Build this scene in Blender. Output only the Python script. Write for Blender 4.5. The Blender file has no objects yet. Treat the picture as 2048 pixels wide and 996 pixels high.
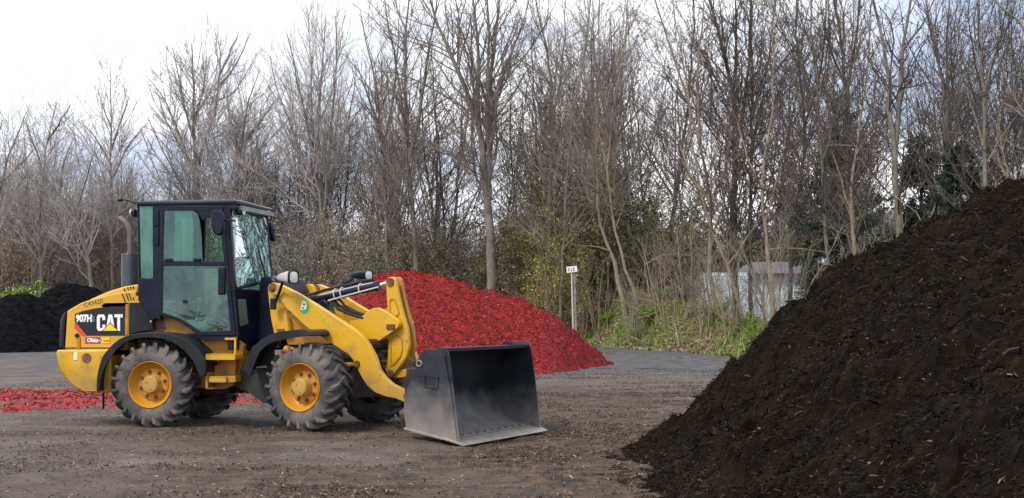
import bpy, math, random
import numpy as np
from mathutils import Vector, Matrix
# ---------------------------------------------------------------- camera, sky, sun
FPX, HOR, EYE = 2762.0, 625.9, 1.302
PITCH = math.atan((HOR-498.0)/FPX)
sc = bpy.context.scene
cam_d = bpy.data.cameras.new('camera'); cam = bpy.data.objects.new('camera', cam_d)
sc.collection.objects.link(cam); sc.camera = cam
cam_d.sensor_width = 36.0; cam_d.lens = FPX/2048*36; cam_d.clip_start = .1; cam_d.clip_end = 3000
cam.location = (0, 0, EYE); cam.rotation_euler = (math.pi/2+PITCH, 0, 0)
SUN_EL, SUN_AZ = math.radians(50), math.radians(222)      # compass azimuth of the sun, from +Y clockwise: behind the camera, left
w = bpy.data.worlds.new('World'); sc.world = w; w.use_nodes = True
nt = w.node_tree; nt.nodes.clear()
N = nt.nodes.new
out = N('ShaderNodeOutputWorld'); bg = N('ShaderNodeBackground'); bg.inputs['Strength'].default_value = .12
sky = N('ShaderNodeTexSky'); sky.sky_type = 'NISHITA'; sky.sun_disc = False
sky.sun_elevation = SUN_EL; sky.sun_rotation = SUN_AZ
tc = N('ShaderNodeTexCoord'); mp = N('ShaderNodeMapping'); mp.inputs['Scale'].default_value = (1, 1, 3.2); mp.inputs['Location'].default_value = (.3, .1, 0)
no = N('ShaderNodeTexNoise'); no.inputs['Scale'].default_value = 2.2; no.inputs['Detail'].default_value = 7; no.inputs['Roughness'].default_value = .55
cr = N('ShaderNodeValToRGB'); cr.color_ramp.elements[0].position = .40; cr.color_ramp.elements[1].position = .54
mx = N('ShaderNodeMixRGB'); mx.inputs['Color2'].default_value = (9.6, 9.7, 9.9, 1)
nt.links.new(tc.outputs['Generated'], mp.inputs['Vector']); nt.links.new(mp.outputs[0], no.inputs['Vector'])
nt.links.new(no.outputs['Fac'], cr.inputs['Fac']); nt.links.new(cr.outputs['Color'], mx.inputs['Fac'])
sadd = N('ShaderNodeMixRGB'); sadd.inputs['Fac'].default_value = .8; sadd.inputs['Color2'].default_value = (4.3, 5.0, 6.6, 1)
nt.links.new(sky.outputs[0], sadd.inputs['Color1']); nt.links.new(sadd.outputs[0], mx.inputs['Color1'])
nt.links.new(mx.outputs[0], bg.inputs['Color']); nt.links.new(bg.outputs[0], out.inputs['Surface'])
sun_d = bpy.data.lights.new('sun', 'SUN'); sun_d.energy = 2.3; sun_d.angle = math.radians(16); sun_d.color = (1, .88, .70)
sun = bpy.data.objects.new('sun', sun_d); sc.collection.objects.link(sun)
sd = Vector((math.sin(SUN_AZ)*math.cos(SUN_EL), math.cos(SUN_AZ)*math.cos(SUN_EL), math.sin(SUN_EL)))
sun.rotation_euler = sd.to_track_quat('Z', 'Y').to_euler()
sc.view_settings.view_transform = 'Standard'; sc.view_settings.look = 'None'
sc.view_settings.gamma = 1; sc.view_settings.exposure = 0.42; sc.view_settings.use_curve_mapping = False
C = sc.collection
# ---------------------------------------------------------------- projection helpers (photo measurements -> metres)
cp, sp = math.cos(PITCH), math.sin(PITCH)
def ray(px, py):
    a, b = (px-1024)/FPX, (498-py)/FPX
    return np.array([a, cp-b*sp, sp+b*cp])
def at_y(px, py, Y):
    r = ray(px, py); t = Y/r[1]; return np.array([r[0]*t, Y, EYE+r[2]*t])
def ground_pt(px, py, z=0.0):
    r = ray(px, py); t = (z-EYE)/r[2]; return np.array([r[0]*t, r[1]*t, z])
# loader frames: x forward, y to its left (away from the camera), origin on the ground under the axle
YR, YF = math.radians(-9.309), math.radians(-9.309-17.151)
OR = np.array([-3.981, 16.634, 0.0])
HG = OR+1.085*np.array([math.cos(YR), math.sin(YR), 0])
OF = HG+1.085*np.array([math.cos(YF), math.sin(YF), 0])
def loc(fr, px, py, y0):
    """(x, z) in the frame of the point of the plane y = y0 seen at the photo position px, py"""
    O, a = (OR, YR) if fr == 'R' else (OF, YF)
    r = ray(px, py); nrm = np.array([-math.sin(a), math.cos(a), 0]); fw = np.array([math.cos(a), math.sin(a), 0])
    cpos = np.array([0, 0, EYE]); t = (y0-(cpos-O)@nrm)/(r@nrm); p = cpos+r*t
    return ((p-O)@fw, p[2])
def Rp(pts, y0): return [loc('R', x, y, y0) for x, y in pts]
def Fp(pts, y0): return [loc('F', x, y, y0) for x, y in pts]
# ---------------------------------------------------------------- noise
def _h(ix, iy, s):
    h = (ix.astype(np.int64)*374761393+iy.astype(np.int64)*668265263+s*974634777) & 0xffffffff
    h = ((h ^ (h >> 13))*1274126177) & 0xffffffff
    h = ((h ^ (h >> 16))*2246822519) & 0xffffffff
    return ((h ^ (h >> 15)) & 0xffffff)/float(0xffffff)
def vn(x, y, s=0):
    x = np.asarray(x, float); y = np.asarray(y, float)
    ix, iy = np.floor(x), np.floor(y); fx, fy = x-ix, y-iy
    fx = fx*fx*(3-2*fx); fy = fy*fy*(3-2*fy)
    a, b = _h(ix, iy, s), _h(ix+1, iy, s); c, d = _h(ix, iy+1, s), _h(ix+1, iy+1, s)
    return (a*(1-fx)+b*fx)*(1-fy)+(c*(1-fx)+d*fx)*fy
def fbm(x, y, s=0, o=4):
    t = 0; a = .5; n = 0
    for i in range(o):
        t = t+a*vn(x*2**i+i*17.3, y*2**i-i*9.1, s+i); n += a; a *= .5
    return t/n
def sst(x, a, b):
    t = np.clip((x-a)/(b-a), 0, 1); return t*t*(3-2*t)
# ---------------------------------------------------------------- materials
def lk(t, a, b): t.links.new(a, b)
def pm(name, c1, c2=None, scale=5., rough=.8, bump=0., bscale=40., metal=0., detail=6, lo=.35, hi=.65,
       island=None, spots=(), attr=None, spec=.5, coord='Object', tint=None, zdust=None):
    """procedural principled material: two colours mixed by noise, optional per-chip colours, spots of dirt"""
    m = bpy.data.materials.new(name); m.use_nodes = True; t = m.node_tree; n = t.nodes.new
    p = t.nodes['Principled BSDF']; p.inputs['Roughness'].default_value = rough; p.inputs['Metallic'].default_value = metal
    p.inputs['Specular IOR Level'].default_value = spec
    tcn = n('ShaderNodeTexCoord'); vec = tcn.outputs['Object' if coord == 'World' else coord]
    if coord == 'World': vec = n('ShaderNodeNewGeometry').outputs['Position']
    col = None
    if island:
        g = n('ShaderNodeNewGeometry'); r = n('ShaderNodeValToRGB'); e = r.color_ramp.elements
        r.color_ramp.interpolation = 'LINEAR'
        for i, (pp, cc) in enumerate(island):
            el = e[i] if i < 2 else e.new(pp)
            el.position = pp; el.color = (*cc, 1)
        lk(t, g.outputs['Random Per Island'], r.inputs['Fac']); col = r.outputs['Color']
    elif c2 is not None:
        nz = n('ShaderNodeTexNoise'); nz.inputs['Scale'].default_value = scale; nz.inputs['Detail'].default_value = detail
        nz.inputs['Roughness'].default_value = .6; lk(t, vec, nz.inputs['Vector'])
        r = n('ShaderNodeValToRGB'); e = r.color_ramp.elements; e[0].position = lo; e[1].position = hi
        e[0].color = (*c1, 1); e[1].color = (*c2, 1); lk(t, nz.outputs['Fac'], r.inputs['Fac']); col = r.outputs['Color']
    else:
        rg = n('ShaderNodeRGB'); rg.outputs[0].default_value = (*c1, 1); col = rg.outputs[0]
    for (sc_, sscale, slo, shi) in spots:
        nz = n('ShaderNodeTexNoise'); nz.inputs['Scale'].default_value = sscale; nz.inputs['Detail'].default_value = 5
        nz.inputs['Roughness'].default_value = .7; lk(t, vec, nz.inputs['Vector'])
        r = n('ShaderNodeValToRGB'); e = r.color_ramp.elements; e[0].position = slo; e[1].position = shi
        lk(t, nz.outputs['Fac'], r.inputs['Fac'])
        mm = n('ShaderNodeMixRGB'); lk(t, r.outputs['Color'], mm.inputs['Fac']); lk(t, col, mm.inputs['Color1'])
        mm.inputs['Color2'].default_value = (*sc_, 1); col = mm.outputs[0]
    if tint:    # large scale second colour
        nz = n('ShaderNodeTexNoise'); nz.inputs['Scale'].default_value = tint[1]; nz.inputs['Detail'].default_value = 3
        g2 = n('ShaderNodeNewGeometry'); lk(t, g2.outputs['Position'], nz.inputs['Vector'])
        r = n('ShaderNodeValToRGB'); e = r.color_ramp.elements; e[0].position = .42; e[1].position = .62
        lk(t, nz.outputs['Fac'], r.inputs['Fac'])
        mm = n('ShaderNodeMixRGB'); mm.blend_type = 'MULTIPLY'; lk(t, r.outputs['Color'], mm.inputs['Fac']); lk(t, col, mm.inputs['Color1'])
        mm.inputs['Color2'].default_value = (*tint[0], 1); col = mm.outputs[0]
    if zdust:   # dirt thrown up from the ground: colour, z below which it is full, z above which it is gone
        sx_ = n('ShaderNodeSeparateXYZ'); lk(t, vec, sx_.inputs[0]); nz = n('ShaderNodeTexNoise'); nz.inputs['Scale'].default_value = 5; nz.inputs['Detail'].default_value = 7; lk(t, vec, nz.inputs['Vector'])
        ml = n('ShaderNodeMath'); ml.operation = 'MULTIPLY_ADD'; ml.inputs[1].default_value = -.9*(zdust[2]-zdust[1]); lk(t, nz.outputs['Fac'], ml.inputs[0]); lk(t, sx_.outputs['Z'], ml.inputs[2])
        mr_ = n('ShaderNodeMapRange'); mr_.inputs['From Min'].default_value = zdust[2]-.45*(zdust[2]-zdust[1]); mr_.inputs['From Max'].default_value = zdust[1]-.45*(zdust[2]-zdust[1]); lk(t, ml.outputs[0], mr_.inputs['Value'])
        mm = n('ShaderNodeMixRGB'); lk(t, mr_.outputs[0], mm.inputs['Fac']); lk(t, col, mm.inputs['Color1']); mm.inputs['Color2'].default_value = (*zdust[0], 1); col = mm.outputs[0]
    if attr:
        for an, (ca, cb), asc in attr:
            at = n('ShaderNodeAttribute'); at.attribute_name = an
            nz = n('ShaderNodeTexNoise'); nz.inputs['Scale'].default_value = asc; nz.inputs['Detail'].default_value = 8; nz.inputs['Roughness'].default_value = .7
            lk(t, vec, nz.inputs['Vector'])
            r = n('ShaderNodeValToRGB'); e = r.color_ramp.elements; e[0].position = .38; e[1].position = .62
            e[0].color = (*ca, 1); e[1].color = (*cb, 1); lk(t, nz.outputs['Fac'], r.inputs['Fac'])
            mm = n('ShaderNodeMixRGB'); lk(t, at.outputs['Fac'], mm.inputs['Fac']); lk(t, col, mm.inputs['Color1'])
            lk(t, r.outputs['Color'], mm.inputs['Color2']); col = mm.outputs[0]
    lk(t, col, p.inputs['Base Color'])
    if bump:
        nz = n('ShaderNodeTexNoise'); nz.inputs['Scale'].default_value = bscale; nz.inputs['Detail'].default_value = 8
        nz.inputs['Roughness'].default_value = .65; lk(t, vec, nz.inputs['Vector'])
        b = n('ShaderNodeBump'); b.inputs['Strength'].default_value = bump; b.inputs['Distance'].default_value = .02
        lk(t, nz.outputs['Fac'], b.inputs['Height']); lk(t, b.outputs[0], p.inputs['Normal'])
    return m
def glass_mat(name, tint, dirt, refl=.06, wav=0.0, rip=3.):
    m = bpy.data.materials.new(name); m.use_nodes = True; t = m.node_tree; t.nodes.clear(); n = t.nodes.new
    o = n('ShaderNodeOutputMaterial'); tr = n('ShaderNodeBsdfTransparent'); tr.inputs[0].default_value = (*tint, 1)
    gl = n('ShaderNodeBsdfGlossy'); gl.inputs['Roughness'].default_value = .04; gl.inputs[0].default_value = (.85, .95, .95, 1)
    fr = n('ShaderNodeFresnel'); fr.inputs['IOR'].default_value = 1.5
    ad = n('ShaderNodeMath'); ad.operation = 'ADD'; ad.inputs[1].default_value = refl; lk(t, fr.outputs[0], ad.inputs[0])
    if wav:
        tcn = n('ShaderNodeTexCoord'); nz = n('ShaderNodeTexNoise'); nz.inputs['Scale'].default_value = rip; nz.inputs['Detail'].default_value = 3
        nz.inputs['Distortion'].default_value = 1.0
        lk(t, tcn.outputs['Object'], nz.inputs['Vector']); b = n('ShaderNodeBump'); b.inputs['Strength'].default_value = wav; b.inputs['Distance'].default_value = .05
        lk(t, nz.outputs['Fac'], b.inputs['Height']); lk(t, b.outputs[0], gl.inputs['Normal'])
    ms = n('ShaderNodeMixShader'); lk(t, ad.outputs[0], ms.inputs[0]); lk(t, tr.outputs[0], ms.inputs[1]); lk(t, gl.outputs[0], ms.inputs[2])
    df = n('ShaderNodeBsdfDiffuse'); df.inputs[0].default_value = (.36, .74, .64, 1)  # teal film: dust plus the panes' reflected brightness put into a diffuse colour
    m2 = n('ShaderNodeMixShader'); t2 = n('ShaderNodeTexCoord'); mp2 = n('ShaderNodeMapping'); mp2.inputs['Scale'].default_value = (1, 1, .45); n2 = n('ShaderNodeTexNoise'); n2.inputs['Scale'].default_value = 5.5; n2.inputs['Detail'].default_value = 5
    lk(t, t2.outputs['Object'], mp2.inputs[0]); lk(t, mp2.outputs[0], n2.inputs['Vector']); r2 = n('ShaderNodeMapRange'); r2.inputs['From Min'].default_value = .35; r2.inputs['From Max'].default_value = .68; r2.inputs['To Min'].default_value = dirt*.25; r2.inputs['To Max'].default_value = dirt*1.9
    lk(t, n2.outputs['Fac'], r2.inputs['Value']); lk(t, r2.outputs[0], m2.inputs[0])
    lk(t, ms.outputs[0], m2.inputs[1]); lk(t, df.outputs[0], m2.inputs[2]); lk(t, m2.outputs[0], o.inputs['Surface'])
    return m
# ---------------------------------------------------------------- mesh helpers
def mesh_np(name, chunks, mats, attrs=None, smooth=False):
    """chunks: list of (verts Nx3, faces Mxk, material index)"""
    V = []; L = []; S = []; T = []; MI = []; off = 0; lo = 0
    for v, f, mi in chunks:
        if len(f) == 0: continue
        V.append(v); k = f.shape[1]; L.append((f+off).ravel()); n = len(f)
        S.append(lo+np.arange(n)*k); T.append(np.full(n, k)); lo += n*k
        MI.append(np.full(n, mi) if np.isscalar(mi) else mi); off += len(v)
    V = np.concatenate(V); L = np.concatenate(L); S = np.concatenate(S); T = np.concatenate(T); MI = np.concatenate(MI)
    me = bpy.data.meshes.new(name); me.vertices.add(len(V)); me.vertices.foreach_set('co', V.astype(np.float32).ravel())
    me.loops.add(len(L)); me.loops.foreach_set('vertex_index', L.astype(np.int32))
    me.polygons.add(len(S)); me.polygons.foreach_set('loop_start', S.astype(np.int32)); me.polygons.foreach_set('loop_total', T.astype(np.int32))
    for m in mats: me.materials.append(m)
    me.polygons.foreach_set('material_index', MI.astype(np.int32))
    me.polygons.foreach_set('use_smooth', np.full(len(S), smooth))
    me.update(calc_edges=True)
    if attrs:
        for an, val in attrs.items():
            a = me.attributes.new(an, 'FLOAT', 'POINT'); a.data.foreach_set('value', val.astype(np.float32).ravel())
    return me
def link(name, me, parent=None, label=None, cat=None, group=None, kind=None):
    o = bpy.data.objects.new(name, me); C.objects.link(o)
    if parent: o.parent = parent
    tag(o, label, cat, group, kind); return o
def tag(o, label=None, cat=None, group=None, kind=None):
    if label: o['label'] = label
    if cat: o['category'] = cat
    if group: o['group'] = group
    if kind: o['kind'] = kind
def nrmz(a): return a/np.maximum(np.linalg.norm(a, axis=-1, keepdims=True), 1e-9)
def tubes(P, R, S):
    """P (N,K,3), R (N,K) -> tapered tubes with S sides"""
    Nn, K, _ = P.shape
    d = nrmz(P[:, -1]-P[:, 0]); a = np.where(np.abs(d[:, 2:3]) > .8, np.array([[1., 0, 0]]), np.array([[0, 0, 1.]]))
    u = nrmz(np.cross(d, a)); v = np.cross(d, u)
    th = np.arange(S)*2*math.pi/S
    ring = u[:, None, :]*np.cos(th)[None, :, None]+v[:, None, :]*np.sin(th)[None, :, None]
    V = P[:, :, None, :]+ring[:, None]*R[:, :, None, None]
    idx = np.arange(Nn*K*S).reshape(Nn, K, S)
    A = idx[:, :-1]; B = idx[:, 1:]
    F = np.stack([A, np.roll(A, -1, 2), np.roll(B, -1, 2), B], -1).reshape(-1, 4)
    return V.reshape(-1, 3), F
def flakes(pos, nor, tang, ln, wd, bend=.0):
    """small elongated flat chips or leaves, each an island of its own (two quads with a bend)"""
    tang = nrmz(tang-nor*np.sum(tang*nor, -1, keepdims=True)); b = np.cross(nor, tang)
    ln = ln[:, None]; wd = wd[:, None]
    m = pos+nor*ln*bend
    V = np.stack([pos-tang*ln*.5-b*wd*.35, pos-tang*ln*.5+b*wd*.35, m+b*wd*.5, m-b*wd*.5, pos+tang*ln*.5+b*wd*.3, pos+tang*ln*.5-b*wd*.3], 1)
    i = np.arange(len(pos))*6
    F = np.concatenate([np.stack([i, i+1, i+2, i+3], -1), np.stack([i+3, i+2, i+4, i+5], -1)])
    return V.reshape(-1, 3), F
def rhomb(pos, d, side, ln, wd):
    """single rhombus leaves"""
    ln = ln[:, None]; wd = wd[:, None]
    V = np.stack([pos, pos+d*ln*.5+side*wd*.5, pos+d*ln, pos+d*ln*.5-side*wd*.5], 1)
    i = np.arange(len(pos))*4
    return V.reshape(-1, 3), np.stack([i, i+1, i+2, i+3], -1)
def rdir(rng, n): return nrmz(rng.normal(size=(n, 3)))
# ---------------------------------------------------------------- terrain
EX = [-200, -60, -25, -10, -2, 3.2, 6.67, 9.5, 14, 40, 200]
EY = [62, 62, 62, 62, 60, 53.7, 40.4, 34, 30, 26, 26]
def edge(x): return np.interp(x, EX, EY)
def tz(x, y):
    x = np.asarray(x, float); y = np.asarray(y, float)
    d = y-edge(x)-1.2*(fbm(x*.35, y*.35, 5, 3)-.5)
    hb = np.interp(x, [-20, -4, 0, 1.2, 3, 5.2, 6.6, 8, 10, 20], [.5, .5, .8, 1.35, 1.75, 1.95, 1.2, .85, .8, 1.3])
    prof = sst(d, 0, 7.0)*hb-sst(d, 8, 16)*(hb-.35)
    lum = (fbm(x*.6, y*.6, 9, 4)-.5)*.95*sst(d, .3, 3)
    yard = (fbm(x*.22, y*.22, 3, 3)-.5)*.03*sst(-d, 0, 3)*sst(np.hypot(x+1.6, (y-16)*.7), 3.5, 6)
    u = (x-OF[0])*math.cos(YF)+(y-OF[1])*math.sin(YF); v = -(x-OF[0])*math.sin(YF)+(y-OF[1])*math.cos(YF)
    yard = yard-.075*np.exp(-((u-2.15)/.42)**2)*sst(1.5-np.abs(v), 0, .4)
    return prof+lum+yard
def tzs(x, y): return float(tz(np.array([x]), np.array([y]))[0])
def spaced(a, segs):
    out_ = [a]
    for end, st in segs:
        while out_[-1] < end-1e-6: out_.append(min(end, out_[-1]+st))
    return np.array(out_)
gx = spaced(-900, [(-60, 60), (-16, 1.2), (-8, .25), (8, .06), (16, .25), (60, 1.2), (900, 60)])
gy = spaced(-40, [(6, 2), (12, .06), (22, .09), (36, .18), (70, .35), (120, 2), (300, 20), (1500, 100)])
X, Y = np.meshgrid(gx, gy); Z = tz(X, Y)
near = sst(60-Y, 0, 20)
def track(x, y, off, ph):    # tyre ruts running across the yard
    c = 13.2+off+.35*np.sin(x*.35+ph)-.10*x; t = np.clip(1-np.abs(y-c)/.22, 0, 1); return t
trk = (track(X, Y, 0, 0)+track(X, Y, 1.45, .2)+track(X, Y, -2.6, 2)+track(X, Y, -1.2, 2.1))*sst(1.5-X, 0, 1.5)*sst(fbm(X*.5, Y*.5, 71, 3), .30, .50)
Z -= trk*.022
Z += near*((fbm(X*3, Y*3, 21, 4)-.5)*.035+(fbm(X*14, Y*14, 27, 3)-.5)*.018)
d_ = Y-edge(X)
wob = (fbm(X*.5, Y*.5, 31, 4)-.5)
grass_m = sst(d_+wob*2.0, -.25, .5)
asph = sst(Y, 26, 31)*(1-grass_m)*sst(fbm(X*.3, Y*.15, 41, 3)+sst(X, -2, 3)*.35, .35, .6)
mul = np.zeros_like(X)
mul = np.maximum(mul, sst(1.9-np.abs(X-1.1+(Y-12)*.0)/1.4+wob*3, .5, 1.6)*sst(Y, 6, 9)*sst(22-Y, 0, 6))
mul = np.maximum(mul, sst(fbm(X*.55+3, Y*.9, 51, 5)+.06*sst(X, -3, 1), .44, .58)*sst(X, -6.0, -1.5)*sst(27-Y, 0, 5)*.9)
mul = np.maximum(mul, sst(fbm(X*1.6, Y*2.2, 57, 4), .52, .62)*.5*sst(24-Y, 0, 6))
mul = np.maximum(mul, sst(X+1.5*wob, -1.9, .6)*sst(19-Y, 0, 5)*.9)
mul = np.maximum(mul, sst(fbm(X*.7+9, Y*.8, 58, 4), .40, .52)*sst(X, -1.2, .8)*sst(24-Y, 0, 5))
mul = np.maximum(mul, sst(trk, .3, 1)*.35)
redm = sst(wob*1.6+fbm(X*2, Y*2, 61, 4), .35, .75)*np.exp(-((Y-(22.6))/1.3)**2)*sst(-X, 4.2, 5.5)
redm = np.maximum(redm, sst(fbm(X*.4+7, Y*.3, 62, 3), .55, .8)*.35*sst(-X, 6.5, 8)*sst(Y, 28, 30)*sst(44-Y, 0, 6))
ny, nx = X.shape; ii = np.arange(nx*ny).reshape(ny, nx)
GF = np.stack([ii[:-1, :-1], ii[:-1, 1:], ii[1:, 1:], ii[1:, :-1]], -1).reshape(-1, 4)
GV = np.stack([X, Y, Z], -1).reshape(-1, 3)
m_ground = pm('yard_dirt', (.048, .037, .032), (.150, .122, .108), 1.1, .92, 1.0, 30, coord='World', lo=.3, hi=.7,
              spots=[((.25, .215, .20), 24, .58, .66), ((.040, .032, .028), 15, .56, .66), ((.035, .028, .024), 46, .58, .64)],
              attr=[('asphalt', ((.026, .027, .033), (.120, .118, .130)), 2.4), ('mulch', ((.008, .005, .003), (.100, .060, .038)), 4.),
                    ('red', ((.16, .02, .02), (.36, .035, .035)), 14.), ('grass', ((.035, .07, .010), (.14, .125, .045)), 2.6)])
ground = link('ground', mesh_np('ground', [(GV, GF, 0)], [m_ground], dict(asphalt=asph, mulch=mul, red=redm, grass=grass_m), smooth=True), kind='structure')
# ---------------------------------------------------------------- heaps
def heap(name, x0, x1, y0, y1, st, hf, mats, nchip, chl, chw, seed, label, cat, rough=(.10, .05, .02), chipmat=1, flat=False, lift=.0, group=None, shreds=0):
    rng = np.random.default_rng(seed)
    hx = np.arange(x0, x1, st); hy = np.arange(y0, y1, st); A, B = np.meshgrid(hx, hy)
    def full(a, b):
        h = hf(a, b); s = sst(h, 0, .25)
        r = rough
        n = (fbm(a*1.1, b*1.1, seed+1, 4)-.5)*2*r[0]*s+(fbm(a*4.5, b*4.5, seed+2, 4)-.5)*2*r[1]*(s*.7+.3)+(fbm(a*13, b*13, seed+3, 4)-.5)*2*r[2]*(s*.6+.4)
        return h+n
    H = full(A, B)
    J = rng.normal(size=(2,)+A.shape)*st*.22
    V = np.stack([A+J[0], B+J[1], H+tz(A, B)+lift], -1).reshape(-1, 3)
    n2, n1 = A.shape; ii = np.arange(n1*n2).reshape(n2, n1)
    F = np.stack([ii[:-1, :-1], ii[:-1, 1:], ii[1:, 1:], ii[1:, :-1]], -1)
    keep = np.maximum(np.maximum(H[:-1, :-1], H[1:, 1:]), np.maximum(H[1:, :-1], H[:-1, 1:])) > -.03
    F = F[keep].reshape(-1, 4)
    ch = [(V, F, 0)]
    if nchip:
        cx = rng.uniform(x0, x1, nchip*3); cy = rng.uniform(y0, y1, nchip*3)
        cx, cy = cx[(k := full(cx, cy) > -.012)][:nchip], cy[k][:nchip]
        e = .05; h0 = full(cx, cy); gxn = (full(cx+e, cy)-h0)/e; gyn = (full(cx, cy+e)-h0)/e
        nor = nrmz(np.stack([-gxn, -gyn, np.ones_like(gxn)], -1)+rng.normal(size=(len(cx), 3))*.45)
        pos = np.stack([cx, cy, h0+tz(cx, cy)+lift+.004+rng.uniform(0, .012, len(cx))], -1)
        ln = rng.uniform(chl[0], chl[1], len(cx))*rng.uniform(.5, 1.2, len(cx)); wd = rng.uniform(chw[0], chw[1], len(cx))
        v, f = flakes(pos, nor, rdir(rng, len(cx))*np.array([1, 1, .3]), ln, wd, .12)
        ch.append((v, f, chipmat))
    if shreds:
        j = rng.integers(0, len(pos), shreds); v, f = flakes(pos[j]+np.array([0, 0, .006]), nor[j], rdir(rng, shreds)*np.array([1, 1, .4]), rng.uniform(.06, .16, shreds), rng.uniform(.008, .018, shreds), .2); ch.append((v, f, chipmat))
    return link(name, mesh_np(name, ch, mats, smooth=False), label=label, cat=cat, group=group)
# big dark mulch heap, right
PX = [.2, 1.0, 1.35, 1.77, 2.15, 2.38, 2.71, 3.18, 3.89, 4.82, 6.2, 7.5, 9, 12]
PZ = [-.10, -.01, .16, .46, .84, 1.15, 1.42, 1.72, 2.10, 2.49, 2.9, 3.0, 2.4, -.3]
def h_dark(a, b):
    s = np.where(b < 13, 1-.055*(13-b), 1.0)
    aa = a+(fbm(b*.5, a*.1, 77, 3)-.5)*.5*sst(13-b, 0, 2)
    h = np.interp(aa, PX, PZ)*s-np.where(b > 13.2, (b-13.2)*.72, 0)
    gul = (fbm((a+b*.5)*1.2, b*.35, 78, 4)-.5)*.30*sst(h, .1, .8)*sst(12.6-b, 0, 1.5)
    return h+gul
m_dark = pm('dark_mulch', (.0035, .0023, .0016), (.0135, .0085, .0055), 9, .95, 1.0, 55, coord='World', spec=.08, spots=[((.020, .014, .006), 1.6, .52, .72), ((.030, .016, .009), 24, .60, .72)])
m_dchip = pm('dark_mulch_chips', None, None, rough=.85, spec=.12, island=[(0, (.003, .0022, .0016)), (.55, (.010, .0065, .004)), (.88, (.028, .018, .009)), (.99, (.06, .038, .023)), (.999, (.22, .15, .10))] )
heap('mulch_pile', .3, 9.5, 5.2, 17.4, .035, h_dark, [m_dark, m_dchip], 170000, (.015, .055), (.004, .011), 11,
     'tall heap of near-black dark brown mulch filling the right foreground', 'mulch pile', rough=(.16, .16, .065), shreds=1300)
# red mulch heap
RX = [-6.2, -5.0, -3.99, -3.4, -2.68, -1.84, -1.12, -.29, .19, .67, 1.27, 1.86, 2.40, 3.0]
RZ = [-.2, .7, 1.62, 2.08, 2.24, 2.21, 2.03, 1.68, 1.60, 1.45, 1.03, .55, .10, -.2]
def h_red(a, b):
    c = 33.0+np.interp(a, [-4, 1.0, 2.6], [0, 0, 2.2])
    h = np.interp(a, RX, RZ)
    dd = np.abs(b-c); q = np.where(b < c, .50, .7)*dd
    return np.minimum(h, 9)*1.0-np.maximum(q-.10, 0)
m_red = pm('red_mulch', (.06, .0015, .003), (.29, .005, .006), 7, .85, 1.0, 30, coord='World', spots=[((.03, .002, .003), 9, .60, .72)])
m_rchip = pm('red_mulch_chips', None, None, rough=.6, spec=.4, island=[(0, (.07, .0015, .003)), (.5, (.26, .005, .006)), (.92, (.46, .012, .012)), (.985, (.42, .03, .035)), (.999, (.62, .30, .27))])
heap('red_mulch_pile', -6.6, 3.3, 26.5, 38, .05, h_red, [m_red, m_rchip], 110000, (.03, .09), (.006, .016), 12,
     'bright red dyed mulch heap behind the raised loader arms and bucket', 'mulch pile', rough=(.16, .15, .06))
# thin spread of red mulch on the yard behind the loader
def h_spill(a, b):
    c = np.interp(a, [-9, -7, -5, -3], [20.0, 20.3, 21.4, 21.6]); wd_ = np.interp(a, [-9, -7, -5, -3], [2.9, 2.5, 1.5, 1.2])
    h = .10-.085*((b-c)/wd_)**2+(fbm(a*1.3, b*2.5, 93, 3)-.55)*.16
    return np.minimum(h, .07)*np.where(a > -3.3, sst(-2.4-a, 0, .8), 1)-np.where(a > -3.2, .03, 0)
m_spill = pm('red_mulch_spread', (.16, .012, .015), (.36, .022, .03), 5, .9, .8, 30, coord='World', spots=[((.12, .085, .075), 2.2, .47, .60)])
o = heap('red_mulch_spread', -11.5, -2.2, 16.6, 24.4, .07, h_spill, [m_spill, m_rchip], 9000, (.05, .12), (.01, .025), 13,
     'low spread of red mulch on the yard behind and under the loader', 'mulch', rough=(.0, .025, .015))
# two black heaps, far left
m_black = pm('black_mulch', (.0016, .002, .0035), (.005, .006, .010), 3, .95, .8, 14, coord='World', spec=.1)
def dome(pts, Yc, k1=.6):
    q = [at_y(px, py, Yc) for px, py in pts]; xs = [p[0] for p in q]; zs = [p[2] for p in q]
    return lambda a, b: np.interp(a, xs, zs)-np.abs(b-Yc)*k1+np.minimum(np.abs(b-Yc), .6)*.45, xs[0], xs[-1]
f1, a1, b1 = dome([(-260, 700), (-160, 640), (-80, 610), (0, 597), (25, 588), (55, 587), (75, 597), (105, 622), (140, 650), (175, 672), (215, 705)], 48.5)
heap('black_mulch_pile', a1, b1, 43, 54, .11, f1, [m_black, m_black], 5000, (.08, .2), (.02, .04), 14, 'low black mulch heap at the left edge, in front of its higher neighbour', 'mulch pile', rough=(.10, .06, .03), lift=-.05)
f2, a2, b2 = dome([(20, 710), (55, 650), (82, 603), (98, 580), (125, 567), (155, 566), (185, 573), (225, 600), (290, 650), (350, 705)], 51.5)
heap('black_mulch_pile', a2, b2, 46.5, 57, .11, f2, [m_black, m_black], 5000, (.08, .2), (.02, .04), 15, 'higher black mulch heap with rounded top behind the loader tail', 'mulch pile', rough=(.08, .06, .03), lift=-.05)
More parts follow.
